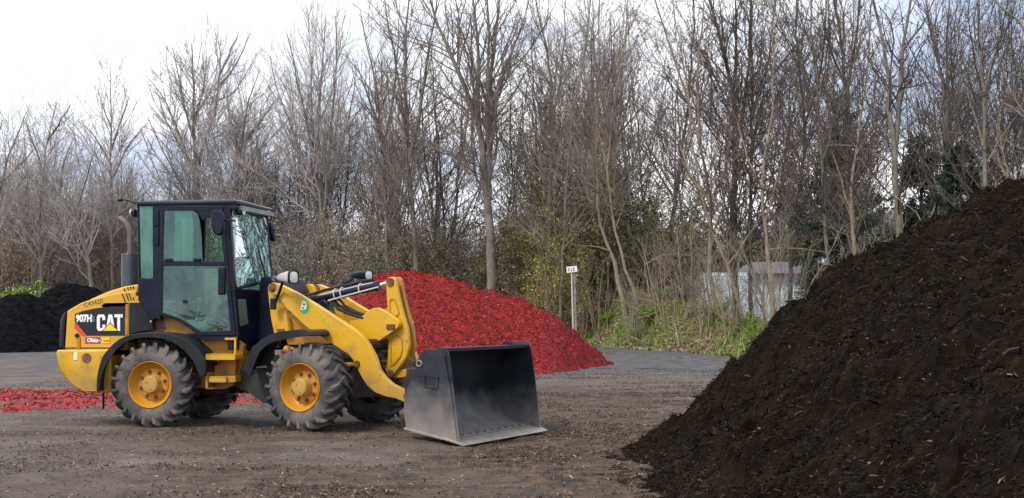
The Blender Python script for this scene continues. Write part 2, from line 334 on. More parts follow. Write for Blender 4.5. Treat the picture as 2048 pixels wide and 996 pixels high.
# wood chips lying on the yard
rng = np.random.default_rng(5)
nc = 260000
cx = rng.uniform(-9, 7, nc); cy = 8.6+rng.random(nc)**1.7*24
mk = np.interp(np.clip(cx, -5, 1.2), [-5, -1, 1.2], [.30, .75, 1.0])*(.20+1.6*sst(fbm(cx*.9, cy*1.2, 52, 4), .46, .62))
k = (rng.random(nc) < mk*.55) & (np.abs(cx) < cy*.40+.5); cx, cy = cx[k], cy[k]
zz = tz(cx, cy)+((fbm(cx*3, cy*3, 21, 4)-.5)*.035+(fbm(cx*14, cy*14, 27, 3)-.5)*.018)
nor = nrmz(rng.normal(size=(len(cx), 3))*.35+np.array([0, 0, 1]))
v, f = flakes(np.stack([cx, cy, zz+.008], -1), nor, rdir(rng, len(cx)), rng.uniform(.010, .055, len(cx))*np.where(rng.random(len(cx)) < .03, 1.9, 1), rng.uniform(.004, .012, len(cx)), .15)
m_gchip = pm('yard_chips', None, None, rough=.85, spec=.2, island=[(0, (.008, .006, .005)), (.45, (.030, .019, .013)), (.75, (.11, .068, .046)), (.93, (.20, .145, .105)), (.99, (.40, .33, .26))])
link('wood_chips', mesh_np('wood_chips', [(v, f, 0)], [m_gchip]), kind='stuff', label='loose brown wood chips strewn over the yard dirt', cat='wood chips')
# pebbles on the yard
npb = 9000
cx = rng.uniform(-9, 5, npb); cy = 8.6+rng.random(npb)**1.5*24; k = (np.abs(cx) < cy*.40+.5); cx, cy = cx[k], cy[k]
zz = tz(cx, cy)+((fbm(cx*3, cy*3, 21, 4)-.5)*.035+(fbm(cx*14, cy*14, 27, 3)-.5)*.018)
r_ = rng.uniform(.004, .014, len(cx)); oc = np.array([[1, 0, 0], [0, 1, 0], [-1, 0, 0], [0, -1, 0], [0, 0, .7]])
V = np.stack([cx, cy, zz+.002], -1)[:, None]+oc[None]*r_[:, None, None]*rng.uniform(.7, 1.4, (len(cx), 5, 1))
i = (np.arange(len(cx))*5)[:, None]
F = np.concatenate([i+np.array([a, (a+1) % 4, 4]) for a in range(4)])
m_peb = pm('pebbles', None, None, rough=.9, island=[(0, (.04, .034, .03)), (.6, (.11, .095, .085)), (1, (.24, .215, .20))])
link('pebbles', mesh_np('pebbles', [(V.reshape(-1, 3), F, 0)], [m_peb]), kind='stuff', label='small grey stones in the yard dirt', cat='gravel')
# ---------------------------------------------------------------- trees
m_bark = pm('bark', (.10, .092, .082), (.25, .225, .19), 3.0, .95, .8, 22, lo=.3, hi=.7, spots=[((.10, .12, .07), 1.2, .58, .75)])
m_bark_pale = pm('pale_bark', (.17, .14, .105), (.34, .28, .205), 3.0, .95, .8, 22, lo=.3, hi=.7, spots=[((.13, .14, .085), 1.2, .60, .75)])
m_bark_dark = pm('dark_bark', (.03, .027, .026), (.085, .075, .066), 3.0, .95, .8, 22, lo=.3, hi=.7)
m_twig = pm('twigs', (.13, .108, .098), (.24, .20, .18), .7, .95)
m_twig_pale = pm('pale_twigs', (.16, .13, .09), (.30, .245, .18), .7, .95)
m_twig_grey = pm('grey_twigs', (.20, .178, .178), (.34, .305, .30), .7, .95)
m_twig_dark = pm('dark_twigs', (.050, .042, .040), (.11, .092, .084), .7, .95)
m_twig_hazed = pm('hazed_lilac_twigs', (.26, .235, .235), (.42, .385, .38), .7, .95)  # left crowns: distance haze and bright sky painted into the twig colour
m_bud = pm('buds', None, None, rough=.8, island=[(0, (.06, .028, .024)), (.6, (.13, .062, .05)), (1, (.24, .15, .11))])
m_newleaf = pm('new_leaves', None, None, rough=.7, island=[(0, (.13, .15, .02)), (.6, (.32, .33, .05)), (1, (.50, .46, .12))])
m_brown = pm('brown_leaves', None, None, rough=.9, island=[(0, (.10, .072, .054)), (.5, (.22, .162, .12)), (1, (.38, .29, .22))])
m_olive = pm('olive_leaves', None, None, rough=.9, island=[(0, (.05, .052, .026)), (.5, (.13, .125, .062)), (1, (.26, .235, .13))])
m_greyleaf = pm('grey_leaves', None, None, rough=.9, island=[(0, (.06, .062, .048)), (.5, (.15, .148, .115)), (1, (.27, .255, .20))])
m_green = pm('green_leaves', None, None, rough=.8, island=[(0, (.05, .10, .012)), (.6, (.16, .28, .03)), (1, (.34, .42, .07))])
m_ever = pm('evergreen_leaves', None, None, rough=.8, island=[(0, (.006, .018, .013)), (.6, (.018, .045, .030)), (1, (.045, .085, .05))])
def resample(P, R, K):
    P = np.asarray(P, float); R = np.asarray(R, float)
    s = np.concatenate([[0], np.cumsum(np.linalg.norm(np.diff(P, axis=0), axis=1))]); s /= s[-1]; t = np.linspace(0, 1, K)
    return np.stack([np.interp(t, s, P[:, i]) for i in range(3)], -1), np.interp(t, s, R)
def smooth_poly(P, it=2):
    for _ in range(it):
        Q = P.copy(); Q[1:-1] = .25*P[:-2]+.5*P[1:-1]+.25*P[2:]; P = Q
    return P
def kids(rng, P, R, dens, K, ang, lenf, rf, up, wig, tmin=.2, lmax=9, lmin=.12, nmax=200, rmin=.0025, tip=.45):
    """children branches of branches P (N,K0,3)"""
    L = np.linalg.norm(np.diff(P, axis=1), axis=2).sum(1); n = np.minimum(np.maximum((L*dens*rng.uniform(.75, 1.25, len(L))).astype(int), 1), nmax)
    par = np.repeat(np.arange(len(P)), n); t = tmin+(1-tmin)*rng.random(len(par)); K0 = P.shape[1]
    s = t*(K0-1); i0 = np.minimum(s.astype(int), K0-2); fr = (s-i0)[:, None]
    pos = P[par, i0]*(1-fr)+P[par, i0+1]*fr; tan = nrmz(P[par, i0+1]-P[par, i0])
    rr = R[par, i0]*(1-fr[:, 0])+R[par, i0+1]*fr[:, 0]
    q = rdir(rng, len(par)); q = nrmz(q-tan*np.sum(q*tan, -1, keepdims=True))
    a = np.radians(rng.uniform(ang[0], ang[1], len(par)))[:, None]
    d = tan*np.cos(a)+q*np.sin(a)
    ln = np.clip(lenf*(1.12-t*.75)*L[par]*rng.uniform(.45, 1.15, len(par)), lmin, lmax)
    r0 = np.clip(rf*rr, rmin, None)
    u = np.linspace(0, 1, K)
    side = rdir(rng, len(par))
    cur = np.zeros((len(par), K, 3)); dd = d.copy(); p = pos.copy(); cur[:, 0] = p
    for j in range(1, K):
        dd = nrmz(dd+np.array([0, 0, up/(K-1)])+rng.normal(size=dd.shape)*wig+side*0)
        p = p+dd*(ln/(K-1))[:, None]; cur[:, j] = p
    Rn = np.maximum(r0[:, None]*(1-(1-tip)*u[None]), rmin*.7)
    return cur, Rn
def tree_meshes(name, limbs, seed, dens=(2.2, 3.0, 3.5), up=.5, wood=None, twig=None, leaf=None, nleaf=0, lsize=(.05, .1), ang=(26, 56), lenf=.48, thick=1.0, tmin1=.22, lmax1=4.6, dk=1.0):
    rng = np.random.default_rng(seed); ch = []; allP = []; dens = (dens[0]*1.2, dens[1]*1.15, dens[2]*1.1)
    for P, R in limbs:
        K = max(6, min(22, int(np.linalg.norm(np.diff(np.asarray(P), axis=0), axis=1).sum()/.7)))
        p, r = resample(P, R, K); p = smooth_poly(p, 1)
        p[1:-1] += rng.normal(size=(K-2, 3))*.028*np.array([1, 1, .3])
        r = r*(1+rng.normal(size=K)*.05)
        allP.append((p, r)); v, f = tubes(p[None], r[None], 9 if r.max() > .12 else 6); ch.append((v, f, 0))
    trunk = mesh_np(name+'_trunk', ch, [wood or m_bark], smooth=True)
    c1 = [kids(rng, p[None], r[None], dens[0]*dk, 7, ang, lenf, .42, up, .13, tmin=tm, lmax=lmax1, lmin=.4, rmin=.0075*thick) for (p, r), tm in zip(allP, [tmin1]+[.12]*len(allP))]
    P1 = np.concatenate([a for a, b in c1]); R1 = np.minimum(np.concatenate([b for a, b in c1]), .028)
    P2, R2 = kids(rng, P1, R1, dens[1], 5, (25, 60), .45, .6, up*.8, .14, tmin=.12, lmax=1.7, lmin=.25, rmin=.0046*thick)
    P3, R3 = kids(rng, P2, R2, dens[2], 3, (20, 60), .55, .65, up*.6, .15, tmin=.1, lmax=.85, lmin=.15, rmin=.0036*thick)
    ch = [(*tubes(P1, R1, 4), 0), (*tubes(P2, R2, 3), 0), (*tubes(P3, R3, 3), 0)]
    if nleaf:
        idx = rng.integers(0, len(P3), nleaf); pos = P3[idx, rng.integers(0, 3, nleaf)]+rng.normal(size=(nleaf, 3))*.03
        v, f = rhomb(pos, rdir(rng, nleaf), rdir(rng, nleaf), rng.uniform(*lsize, nleaf), rng.uniform(*lsize, nleaf)*.6); ch.append((v, f, 1))
    crown = mesh_np(name+'_crown', ch, [twig or m_twig, leaf or m_bud])
    return trunk, crown
def tree_thing(name, meshes, pos, label, group=None, rz=0, s=1.0, cat='tree'):
    o = bpy.data.objects.new(name, None); C.objects.link(o); o.location = pos; o.rotation_euler = (0, 0, rz); o.scale = (s, s, s)
    o.empty_display_size = .3; tag(o, label, cat, group)
    link('trunk', meshes[0], o); link('crown', meshes[1], o); return o
def px_tree(label, Y, limbs, seed, name='bare_tree', jit=1.1, **kw):
    """a tree read off the photograph: limbs are pixel polylines with widths in pixels, given a real distance and a real spread in depth"""
    if seed >= 16 and 'twig' not in kw: kw['twig'] = m_twig_dark if seed % 3 else m_twig
    rng = np.random.default_rng(seed+999); L = []; base = None
    for i, (pts, (w0, w1)) in enumerate(limbs):
        P = []; n = len(pts); dep = rng.uniform(-1, 1)*jit if i else 0
        for j, (x, y) in enumerate(pts):
            t = j/(n-1)
            yy = Y+(dep*t*1.6 if i else rng.uniform(-.15, .15)*t)
            P.append(at_y(x, y, yy))
        P = np.array(P)
        if i == 0:
            b = P[0].copy(); g = tzs(b[0], Y)-.15
            P = np.vstack([[b[0]+(b[0]-P[1][0])*.05, Y, g], P]) if P[0][2] > g+.3 else P
            P[0][2] = g; base = P[0].copy()
        wr = Y/FPX/2
        R = (w1*.6+(w0-w1*.6)*(1-np.linspace(0, 1, len(P)))**1.15)*wr*.92
        if i == 0: R[0] *= 1.25
        L.append((P-base, R))
    tm = tree_meshes(name, L, seed, **kw)
    return tree_thing(name, tm, tuple(base), label)
T = px_tree
T('big grey tree with many steep forks standing behind the red heap', 57, [
 ([(986, 640), (984, 572), (980, 450), (973, 373), (963, 289), (945, 211), (915, 138), (879, 60), (858, 0), (845, -60)], (27, 5)),
 ([(978, 400), (978, 241), (981, 150), (993, 60), (999, 0), (1003, -70)], (15, 5)),
 ([(963, 300), (955, 181), (957, 90), (945, 0), (940, -60)], (13, 4)),
 ([(976, 330), (974, 181), (978, 60), (972, -50)], (12, 4)), ([(968, 310), (990, 200), (1020, 110), (1050, 40), (1065, -30)], (8, 3)),
 ([(940, 205), (905, 175), (880, 130), (862, 110)], (6, 2))], 1, tmin1=.35, dens=(2.2, 2.9, 3.4))
T('tall straight grey tree rising above the top of the red heap', 60, [
 ([(838, 640), (835, 560), (825, 420), (813, 271), (810, 120), (816, 30), (820, -60)], (17, 4)),
 ([(815, 330), (837, 241), (855, 120), (873, 12), (880, -60)], (10, 3)), ([(812, 290), (800, 170), (780, 72), (768, -10)], (9, 3)), ([(822, 400), (860, 300), (905, 215), (925, 170)], (6, 2))], 2, dens=(1.9, 2.5, 3.2))
T('slender forked tree just left of the straight tree over the red heap', 61, [
 ([(778, 640), (775, 560), (770, 400), (767, 271), (755, 180), (734, 90), (720, 20)], (13, 3)),
 ([(768, 300), (745, 220), (725, 160), (712, 120)], (7, 2)), ([(768, 290), (790, 180), (795, 90), (800, 10)], (7, 2))], 3)
T('tall tree with a fan of upright limbs right of the cab roof', 66, [
 ([(652, 640), (650, 500), (643, 420), (634, 360), (625, 311), (623, 150), (614, 12)], (15, 2)),
 ([(645, 440), (655, 362), (663, 241), (673, 125), (670, 30)], (11, 2)), ([(634, 350), (638, 200), (648, 100), (652, 25)], (8, 2)),
 ([(634, 400), (593, 281), (552, 176), (540, 110)], (8, 2)), ([(655, 362), (690, 280), (705, 190), (712, 140)], (6, 2)), ([(625, 300), (600, 190), (585, 110), (572, 60)], (6, 2))], 4, twig=m_twig_hazed, ang=(24, 52), dens=(2.6, 3.2, 3.6), lenf=.55, lmax1=5.5, tmin1=.30)
T('crooked tree directly above the front edge of the cab roof', 68, [
 ([(455, 600), (460, 480), (468, 392), (482, 326), (487, 261), (500, 190), (520, 140)], (15, 2)),
 ([(483, 320), (460, 240), (455, 190)], (7, 2)), ([(486, 290), (530, 230), (560, 190)], (7, 2)), ([(470, 390), (520, 300), (545, 250)], (6, 2))], 5, twig=m_twig_hazed, ang=(24, 52), dens=(2.6, 3.2, 3.6), lenf=.55, lmax1=5.5, tmin1=.30)
T('widest spreading crown in the left skyline, above the cab', 69, [
 ([(395, 600), (394, 480), (392, 392), (389, 301), (387, 200), (384, 100), (382, 85)], (17, 2)),
 ([(394, 400), (397, 326), (417, 261), (437, 200), (442, 125), (436, 45)], (10, 2)), ([(439, 150), (467, 90), (480, 60)], (5, 2)), ([(441, 170), (480, 120), (507, 52)], (5, 2)),
 ([(390, 350), (351, 251), (326, 190), (286, 145)], (8, 2)), ([(388, 280), (360, 180), (345, 95)], (6, 2)), ([(388, 250), (410, 160), (405, 100)], (6, 2)), ([(394, 420), (340, 330), (295, 235)], (7, 2)),
 ([(392, 330), (350, 290), (310, 170)], (6, 2)), ([(437, 200), (470, 190), (515, 105)], (5, 2))], 6, twig=m_twig_hazed, ang=(24, 52), dens=(2.6, 3.2, 3.6), lenf=.55, lmax1=5.5, tmin1=.30)
T('lone narrow tree with one straight leader left of the exhaust', 66, [
 ([(226, 600), (224, 480), (223, 392), (222, 301), (223, 200), (221, 135)], (11, 2)),
 ([(222, 330), (190, 270), (155, 240)], (5, 1.5)), ([(223, 300), (245, 230), (262, 180)], (5, 1.5)), ([(223, 260), (205, 210), (195, 175)], (4, 1.5)), ([(223, 360), (270, 270), (300, 240)], (5, 1.5))], 7, twig=m_twig_hazed, ang=(24, 52), dens=(2.6, 3.2, 3.6), lenf=.55, lmax1=5.5, tmin1=.30)
T('forked tree leaning right above the black heaps', 64, [
 ([(84, 600), (78, 500), (80, 412), (90, 326), (98, 251), (113, 206)], (11, 2)), ([(85, 350), (60, 270), (50, 235)], (6, 2)), ([(95, 280), (130, 230), (140, 210)], (5, 2))], 8, twig=m_twig_hazed, ang=(24, 52), dens=(2.6, 3.2, 3.6), lenf=.55, lmax1=5.5, tmin1=.30)
T('tree with a long dark limb slanting down to the right behind the black heaps', 63, [
 ([(190, 640), (178, 520), (145, 427), (115, 380), (100, 361), (60, 330)], (12, 3)), ([(120, 385), (128, 320), (150, 270)], (6, 2)), ([(150, 435), (175, 350), (190, 300)], (5, 2))], 9, twig=m_twig_hazed, ang=(24, 52), dens=(2.6, 3.2, 3.6), lenf=.55, lmax1=5.5, tmin1=.30)
T('bare tree at the very left edge of the picture', 62, [
 ([(-30, 620), (-20, 480), (0, 370), (20, 300), (45, 250), (52, 225)], (12, 2)), ([(-5, 380), (-10, 290), (5, 240)], (7, 2)), ([(0, 370), (60, 310), (80, 280)], (5, 2))], 10, twig=m_twig_hazed, ang=(24, 52), dens=(2.6, 3.2, 3.6), lenf=.55, lmax1=5.5, tmin1=.30)
T('tall tree with a hooked upper limb left of the sign post', 58, [
 ([(1095, 620), (1095, 560), (1100, 420), (1105, 313), (1102, 181), (1098, 108), (1075, 36), (1065, -40)], (14, 4)),
 ([(1104, 330), (1085, 230), (1060, 160), (1050, 110)], (7, 2)), ([(1103, 250), (1125, 150), (1130, 40), (1135, -40)], (7, 2))], 11)
T('thin curving tree right above the post sign', 56, [
 ([(1120, 620), (1128, 480), (1133, 370), (1150, 181), (1174, 90), (1180, 0), (1184, -50)], (9, 3)), ([(1145, 230), (1120, 120), (1115, 60)], (5, 2))], 12)
T('tan curved sapling on the grassy bank, right of the sign post', 53, [
 ([(1253, 628), (1239, 593), (1234, 559), (1236, 531), (1219, 500), (1205, 480), (1195, 420), (1193, 361), (1192, 241), (1198, 120), (1198, 0), (1200, -60)], (11, 4)),
 ([(1222, 503), (1190, 492), (1150, 490)], (5, 2)), ([(1193, 300), (1215, 200), (1235, 110), (1250, 30)], (6, 2))], 13, wood=m_bark_pale)
T('second tan sapling on the bank, leaning left beside the first', 52.5, [
 ([(1278, 612), (1263, 565), (1249, 524), (1237, 487), (1222, 420), (1215, 330), (1225, 220), (1245, 120), (1255, 20), (1258, -50)], (9, 3)), ([(1218, 360), (1200, 270), (1180, 210)], (5, 2))], 14, wood=m_bark_pale)
T('short thin sapling on the bank with a low arching branch', 52, [
 ([(1304, 602), (1297, 570), (1290, 530), (1280, 505)], (5, 2.5)), ([(1290, 530), (1310, 512), (1340, 507), (1385, 510)], (3.5, 2)), ([(1282, 510), (1262, 470), (1240, 440)], (3, 1.5))], 15, wood=m_bark_pale, twig=m_twig_pale, dens=(1.2, 1.6, 2.2))
T('thick dark tree, tallest of the clump over the berm', 52, [
 ([(1478, 668), (1473, 634), (1468, 548), (1467, 420), (1471, 321), (1466, 176), (1450, 125), (1435, 50), (1415, 0), (1402, -60)], (20, 6)),
 ([(1470, 300), (1490, 200), (1500, 100), (1503, 0), (1505, -60)], (10, 4)), ([(1466, 180), (1475, 90), (1470, 0), (1468, -60)], (8, 3))], 16, wood=m_bark_dark, nleaf=2500)
T('straight dark tree right beside the thick one over the berm', 54, [
 ([(1503, 640), (1500, 480), (1501, 321), (1506, 176), (1501, 50), (1500, -60)], (12, 5)), ([(1504, 240), (1530, 150), (1545, 60), (1550, -40)], (7, 3))], 17, wood=m_bark_dark, nleaf=2500)
T('tree with reddish buds in front of the left end of the white house', 50, [
 ([(1441, 640), (1432, 600), (1424, 565), (1410, 507), (1425, 452), (1415, 351), (1375, 200), (1345, 100), (1315, 30), (1300, -50)], (13, 5)),
 ([(1400, 290), (1395, 150), (1405, 50), (1410, -40)], (8, 3)), ([(1418, 400), (1370, 330), (1330, 260)], (6, 2))], 18, wood=m_bark_pale, nleaf=3500)
T('leaning tan tree crossing low in front of the white house', 47, [
 ([(1492, 660), (1480, 600), (1465, 560), (1440, 500), (1415, 450), (1395, 360), (1380, 250), (1375, 150), (1350, 40), (1342, -50)], (9, 3)), ([(1455, 530), (1500, 470), (1520, 430)], (4, 2)), ([(1400, 380), (1360, 300), (1330, 230)], (5, 2))], 19, wood=m_bark_pale)
T('pale straight trunk standing before the middle of the white house', 43, [
 ([(1548, 665), (1545, 582), (1538, 520), (1531, 480), (1523, 401), (1530, 300), (1545, 200), (1550, 80), (1548, -30)], (12, 5)), ([(1531, 440), (1560, 340), (1575, 250)], (6, 2)), ([(1526, 380), (1490, 300), (1470, 230)], (6, 2)), ([(1535, 500), (1590, 495), (1660, 505)], (4, 2))], 20, wood=m_bark_pale, nleaf=2500)
T('crooked stub-armed tree just left of the pale trunk by the house', 45, [
 ([(1530, 655), (1526, 600), (1520, 560), (1500, 545), (1487, 525), (1480, 480)], (11, 4)), ([(1520, 560), (1545, 530), (1560, 480), (1575, 430)], (6, 2)), ([(1487, 525), (1470, 500), (1440, 470)], (5, 2))], 21, wood=m_bark)
T('dark ivy-brown trunk in front of the house roof', 50, [
 ([(1583, 640), (1580, 570), (1583, 490), (1590, 420), (1612, 321), (1601, 176), (1591, 50), (1590, -50)], (13, 5)), ([(1606, 260), (1640, 160), (1650, 60), (1655, -40)], (7, 3))], 22, wood=m_bark_dark, nleaf=2500)
T('grey trunk at the right end of the house roof', 48, [
 ([(1662, 640), (1655, 540), (1651, 452), (1641, 251), (1626, 100), (1621, 0), (1618, -60)], (12, 5)), ([(1645, 320), (1670, 230), (1700, 160)], (6, 2)), ([(1640, 240), (1600, 130), (1585, 40)], (6, 2))], 23, nleaf=2500)
T('black-barked tree growing out of the dark conifer', 58, [
 ([(1700, 640), (1696, 400), (1691, 181), (1684, 100), (1671, 0), (1665, -60)], (16, 6)), ([(1691, 200), (1710, 100), (1720, 0), (1725, -50)], (8, 4)), ([(1688, 160), (1650, 80), (1640, 0)], (6, 3))], 24, wood=m_bark_dark, nleaf=3000)
T('pale trunk left of the big forked tree, rising behind the dark heap', 46, [
 ([(1716, 620), (1707, 520), (1699, 391), (1712, 300), (1730, 200), (1738, 90), (1745, -30)], (11, 4)), ([(1702, 420), (1675, 340), (1660, 280)], (5, 2)), ([(1712, 310), (1760, 230), (1785, 170)], (5, 2))], 25, wood=m_bark_pale)
T('big forked tree whose two limbs cross high above the dark heap', 44, [
 ([(1800, 600), (1797, 467), (1794, 351), (1782, 251), (1779, 166), (1767, 100), (1747, 0), (1738, -60)], (19, 7)),
 ([(1790, 300), (1794, 236), (1802, 141), (1809, 70), (1822, 0), (1828, -60)], (13, 6)), ([(1792, 330), (1740, 300), (1690, 285), (1640, 295)], (5, 2)), ([(1806, 100), (1850, 40), (1880, -20)], (6, 3)), ([(1779, 170), (1820, 180), (1850, 165)], (4, 2))], 26, wood=m_bark, nleaf=2500, dens=(1.6, 2.4, 3.0))
T('broken pale limb and stem leaning on the dark heap skyline', 43, [
 ([(1865, 560), (1862, 450), (1850, 425), (1800, 393), (1745, 372)], (6, 3)), ([(1862, 450), (1872, 400), (1890, 370)], (4, 2))], 27, wood=m_bark_pale, twig=m_twig_pale, dens=(1.2, 1.6, 2.))
T('double-stemmed tree at right with green-grey bark', 44, [
 ([(1884, 560), (1887, 442), (1892, 351), (1890, 251), (1885, 151), (1867, 75), (1852, 0), (1845, -60)], (13, 5)),
 ([(1891, 300), (1896, 200), (1892, 75), (1900, -30)], (9, 4)), ([(1890, 400), (1845, 310), (1790, 260)], (4, 2)), ([(1888, 260), (1930, 180), (1960, 120)], (5, 2))], 28, wood=m_bark)
T('tall slightly curved tree against the sky near the right edge', 42, [
 ([(1975, 540), (1970, 391), (1968, 251), (1963, 125), (1958, 25), (1950, -50)], (14, 7)), ([(1969, 300), (1940, 200), (1925, 120), (1915, 40)], (6, 3)), ([(1966, 190), (1995, 100), (2010, 20)], (6, 3)), ([(1970, 330), (2010, 260), (2035, 230)], (4, 2))], 29, wood=m_bark, nleaf=1500)
T('tree beyond the right edge reaching long branches into the picture', 40, [
 ([(2110, 520), (2100, 380), (2095, 260), (2090, 120), (2100, -20)], (18, 7)), ([(2095, 260), (2048, 236), (2005, 205), (1970, 180)], (9, 2.5)), ([(2092, 130), (2048, 50), (2005, 15), (1985, -5)], (9, 3)), ([(2095, 200), (2040, 150), (1990, 130)], (6, 2)), ([(2098, 300), (2048, 300), (2010, 280)], (5, 2))], 30, dens=(1.6, 2.2, 2.8))
# prototypes for the rest of the wood, copied
def auto_limbs(rng, h, lean=.05, nf=4, fork=(.2, .5), r0=.13):
    base = np.zeros(3); top = np.array([rng.normal()*lean*h, rng.normal()*lean*h, h]); n = 9; t = np.linspace(0, 1, n)[:, None]
    P = base+(top-base)*t+np.cumsum(rng.normal(size=(n, 3))*.011*h*np.array([1, 1, 0]), 0)*(t > 0); R = r0*(1-.86*t[:, 0]); L = [(P, R)]
    for k in range(nf):
        tt = rng.uniform(*fork); i = tt*(n-1); p0 = np.array([np.interp(i, np.arange(n), P[:, c]) for c in range(3)]); a = rng.uniform(0, 2*math.pi)
        ln = h*(1-tt)*rng.uniform(.6, .98); out_ = rng.uniform(.16, .42)*ln; s = np.linspace(0, 1, 7)[:, None]
        Q = p0+s*np.array([0, 0, ln])+np.array([math.cos(a), math.sin(a), 0])*out_*(s**.7)+np.cumsum(rng.normal(size=(7, 3))*.014*ln*np.array([1, 1, 0]), 0)*(s > 0)
        L.append((Q, r0*rng.uniform(.45, .7)*(1-tt)*(1-.82*s[:, 0])))
    return L
rng = np.random.default_rng(77)
protos = []
for k in range(9):
    h = [11, 12.5, 14, 10, 13, 15, 12, 9, 14][k]; kind = k % 3
    protos.append((h, tree_meshes('bare_tree', auto_limbs(rng, h, nf=[3, 4, 5, 3, 2, 4, 5, 4, 3][k], r0=.06+.006*k), 200+k, dens=(1.6, 2.0, 2.7), up=[.55, .3, .7, .1, .5, .35, .6, .2, .45][k], ang=[(28, 58), (35, 75), (20, 45), (40, 80), (28, 58), (30, 65), (22, 50), (40, 75), (30, 60)][k],
        wood=[m_bark, m_bark, m_bark_dark][kind], twig=[m_twig_grey, m_twig, m_twig_dark][kind], nleaf=[0, 0, 2500][kind] if k > 3 else 0, thick=1.1)))
def in_gap(x, y): return 13.0 < x < 20 and 72 < y < 84
sky_px = [-150, 0, 100, 180, 225, 270, 330, 400, 470, 540, 600, 660, 720, 760, 800, 900, 1100, 1200, 2300]
sky_py = [250, 235, 225, 300, 270, 320, 240, 210, 190, 230, 160, 120, 130, 60, 40, 20, 40, -80, -80]
LMK = [(-999, 'above the left black heap'), (110, 'above the right black heap'), (262, 'behind the cab'), (470, 'between the cab and the lamp above the lift arms'), (620, 'over the tilt cylinder'), (745, 'over the left half of the red heap'),
       (900, 'over the right half of the red heap'), (1030, 'just left of the sign post'), (1148, 'just right of the sign post'), (1290, 'over the middle of the grassy berm'), (1400, 'over the left part of the white house'), (1560, 'over the house roof'),
       (1690, 'over the lower slope of the dark heap'), (1830, 'over the upper slope of the dark heap'), (1960, 'over the dark heap at the right edge')]
def lmk(px): return [t for p, t in LMK if px >= p][-1]
def house_gap(px): return 1360 < px < 1730
for i in range(168):
    yy = rng.uniform(58, 92) if i % 3 else rng.uniform(54, 68); px = rng.uniform(-120, 640) if i >= 138 else rng.uniform(-120, 2170) if i % 3 else (rng.uniform(540, 1250) if i % 2 else rng.uniform(1180, 2170))
    x = (px-1024)/FPX*yy
    if yy < edge(x)+4: yy = edge(x)+4+rng.uniform(0, 8); x = (px-1024)/FPX*yy
    if house_gap(px) and yy < 86:
        if rng.random() < .5: continue
        yy = rng.uniform(86, 93); x = (px-1024)/FPX*yy
    if (640 < px < 1200 and rng.random() < .38) or (px > 1200 and rng.random() < .42): continue
    top_py = np.interp(px, sky_px, sky_py)+rng.uniform(-15, 90); want = at_y(px, top_py, yy)[2]-tzs(x, yy)
    h, tm = protos[int(rng.integers(0, 9))] if px < 1150 else protos[[1, 2, 5, 8, 4, 2, 5][int(rng.integers(0, 7))]]; s = float(np.clip(want/h/1.03, .45, 1.45)); L_ = lmk(px)
    tree_thing('bare_tree', tm, (x, yy, tzs(x, yy)-.1), 'thin bare tree deep in wood '+L_, 'thin bare trees deep in the wood '+L_, rz=rng.uniform(0, 6.28), s=s)
# saplings: thin multi-stem trees along the front of the wood
def stems(rng, n, h, spread, r0):
    L = []
    for k in range(n):
        a = rng.uniform(0, 6.28); o_ = rng.uniform(.2, 1)*spread; hh = h*rng.uniform(.6, 1); s = np.linspace(0, 1, 8)[:, None]
        d = np.array([math.cos(a), math.sin(a), 0])
        Q = d*.12*rng.random()+s*np.array([0, 0, hh])+d*o_*s**1.2+np.cumsum(rng.normal(size=(8, 3))*.02*hh*np.array([1, 1, 0]), 0)*(s > 0)
        L.append((Q, r0*rng.uniform(.6, 1)*(1-.8*s[:, 0])))
    return L
sap = [(h, tree_meshes('sapling', stems(rng, n, h, sp, .035), 300+i, dens=(1.9, 2.3, 2.6), up=.35, wood=m_bark_pale if i != 1 else m_bark, twig=m_twig_pale if i % 2 == 0 else m_twig, thick=1.1, tmin1=.05)) for i, (n, h, sp) in enumerate([(4, 5.5, 1.2), (6, 4.5, 1.6), (3, 7, 1.0), (5, 6, 2.0)])]
for i in range(34):
    px = rng.uniform(-60, 1130) if i % 3 == 0 else rng.uniform(960, 2120); yy = rng.uniform(50, 62); x = (px-1024)/FPX*yy; e_ = float(edge(x))
    yy = e_+rng.uniform(4.5, 11) ; x = (px-1024)/FPX*yy
    if px < 560 and yy < 66: yy += 5
    if house_gap(px) and i % 3: continue
    h, tm = sap[rng.integers(0, 4)]; reg = lmk(px)
    tree_thing('sapling', tm, (x, yy, tzs(x, yy)-.1), 'thin tangled sapling '+reg, 'thin saplings along the wood edge '+reg, rz=rng.uniform(0, 6.28), s=float(rng.uniform(.55, .95)), cat='sapling')
for px, off, s_ in [(1165, 3, .6), (1195, 2.5, .8), (1215, 4, .7), (1268, 3, .6), (1330, 3.2, .75), (1352, 2.2, .6), (1378, 3.5, .85), (1402, 2.5, .7), (1420, 4.5, .8), (1455, 2.2, .6), (1470, 3.4, .8), (1510, 2.8, .7), (1535, 2.0, .6), (1560, 3.2, .8), (1625, 5, .6), (1770, 4, .6), (1020, 5, .6), (1060, 4.5, .7)]:
    yy = 52.0
    for _ in range(6): yy = float(edge((px-1024)/FPX*yy))+off
    x = (px-1024)/FPX*yy; h, tm = sap[int(rng.integers(0, 4))]
    o = tree_thing('sapling', tm, (x, yy, tzs(x, yy)-.1), 'crooked tan sapling leaning on the bank '+lmk(px), 'crooked leaning saplings on the bank '+lmk(px), rz=rng.uniform(0, 6.28), s=s_, cat='sapling')
    o.rotation_euler = (rng.uniform(-.12, .12), rng.uniform(-.35, .35), rng.uniform(0, 6.28))
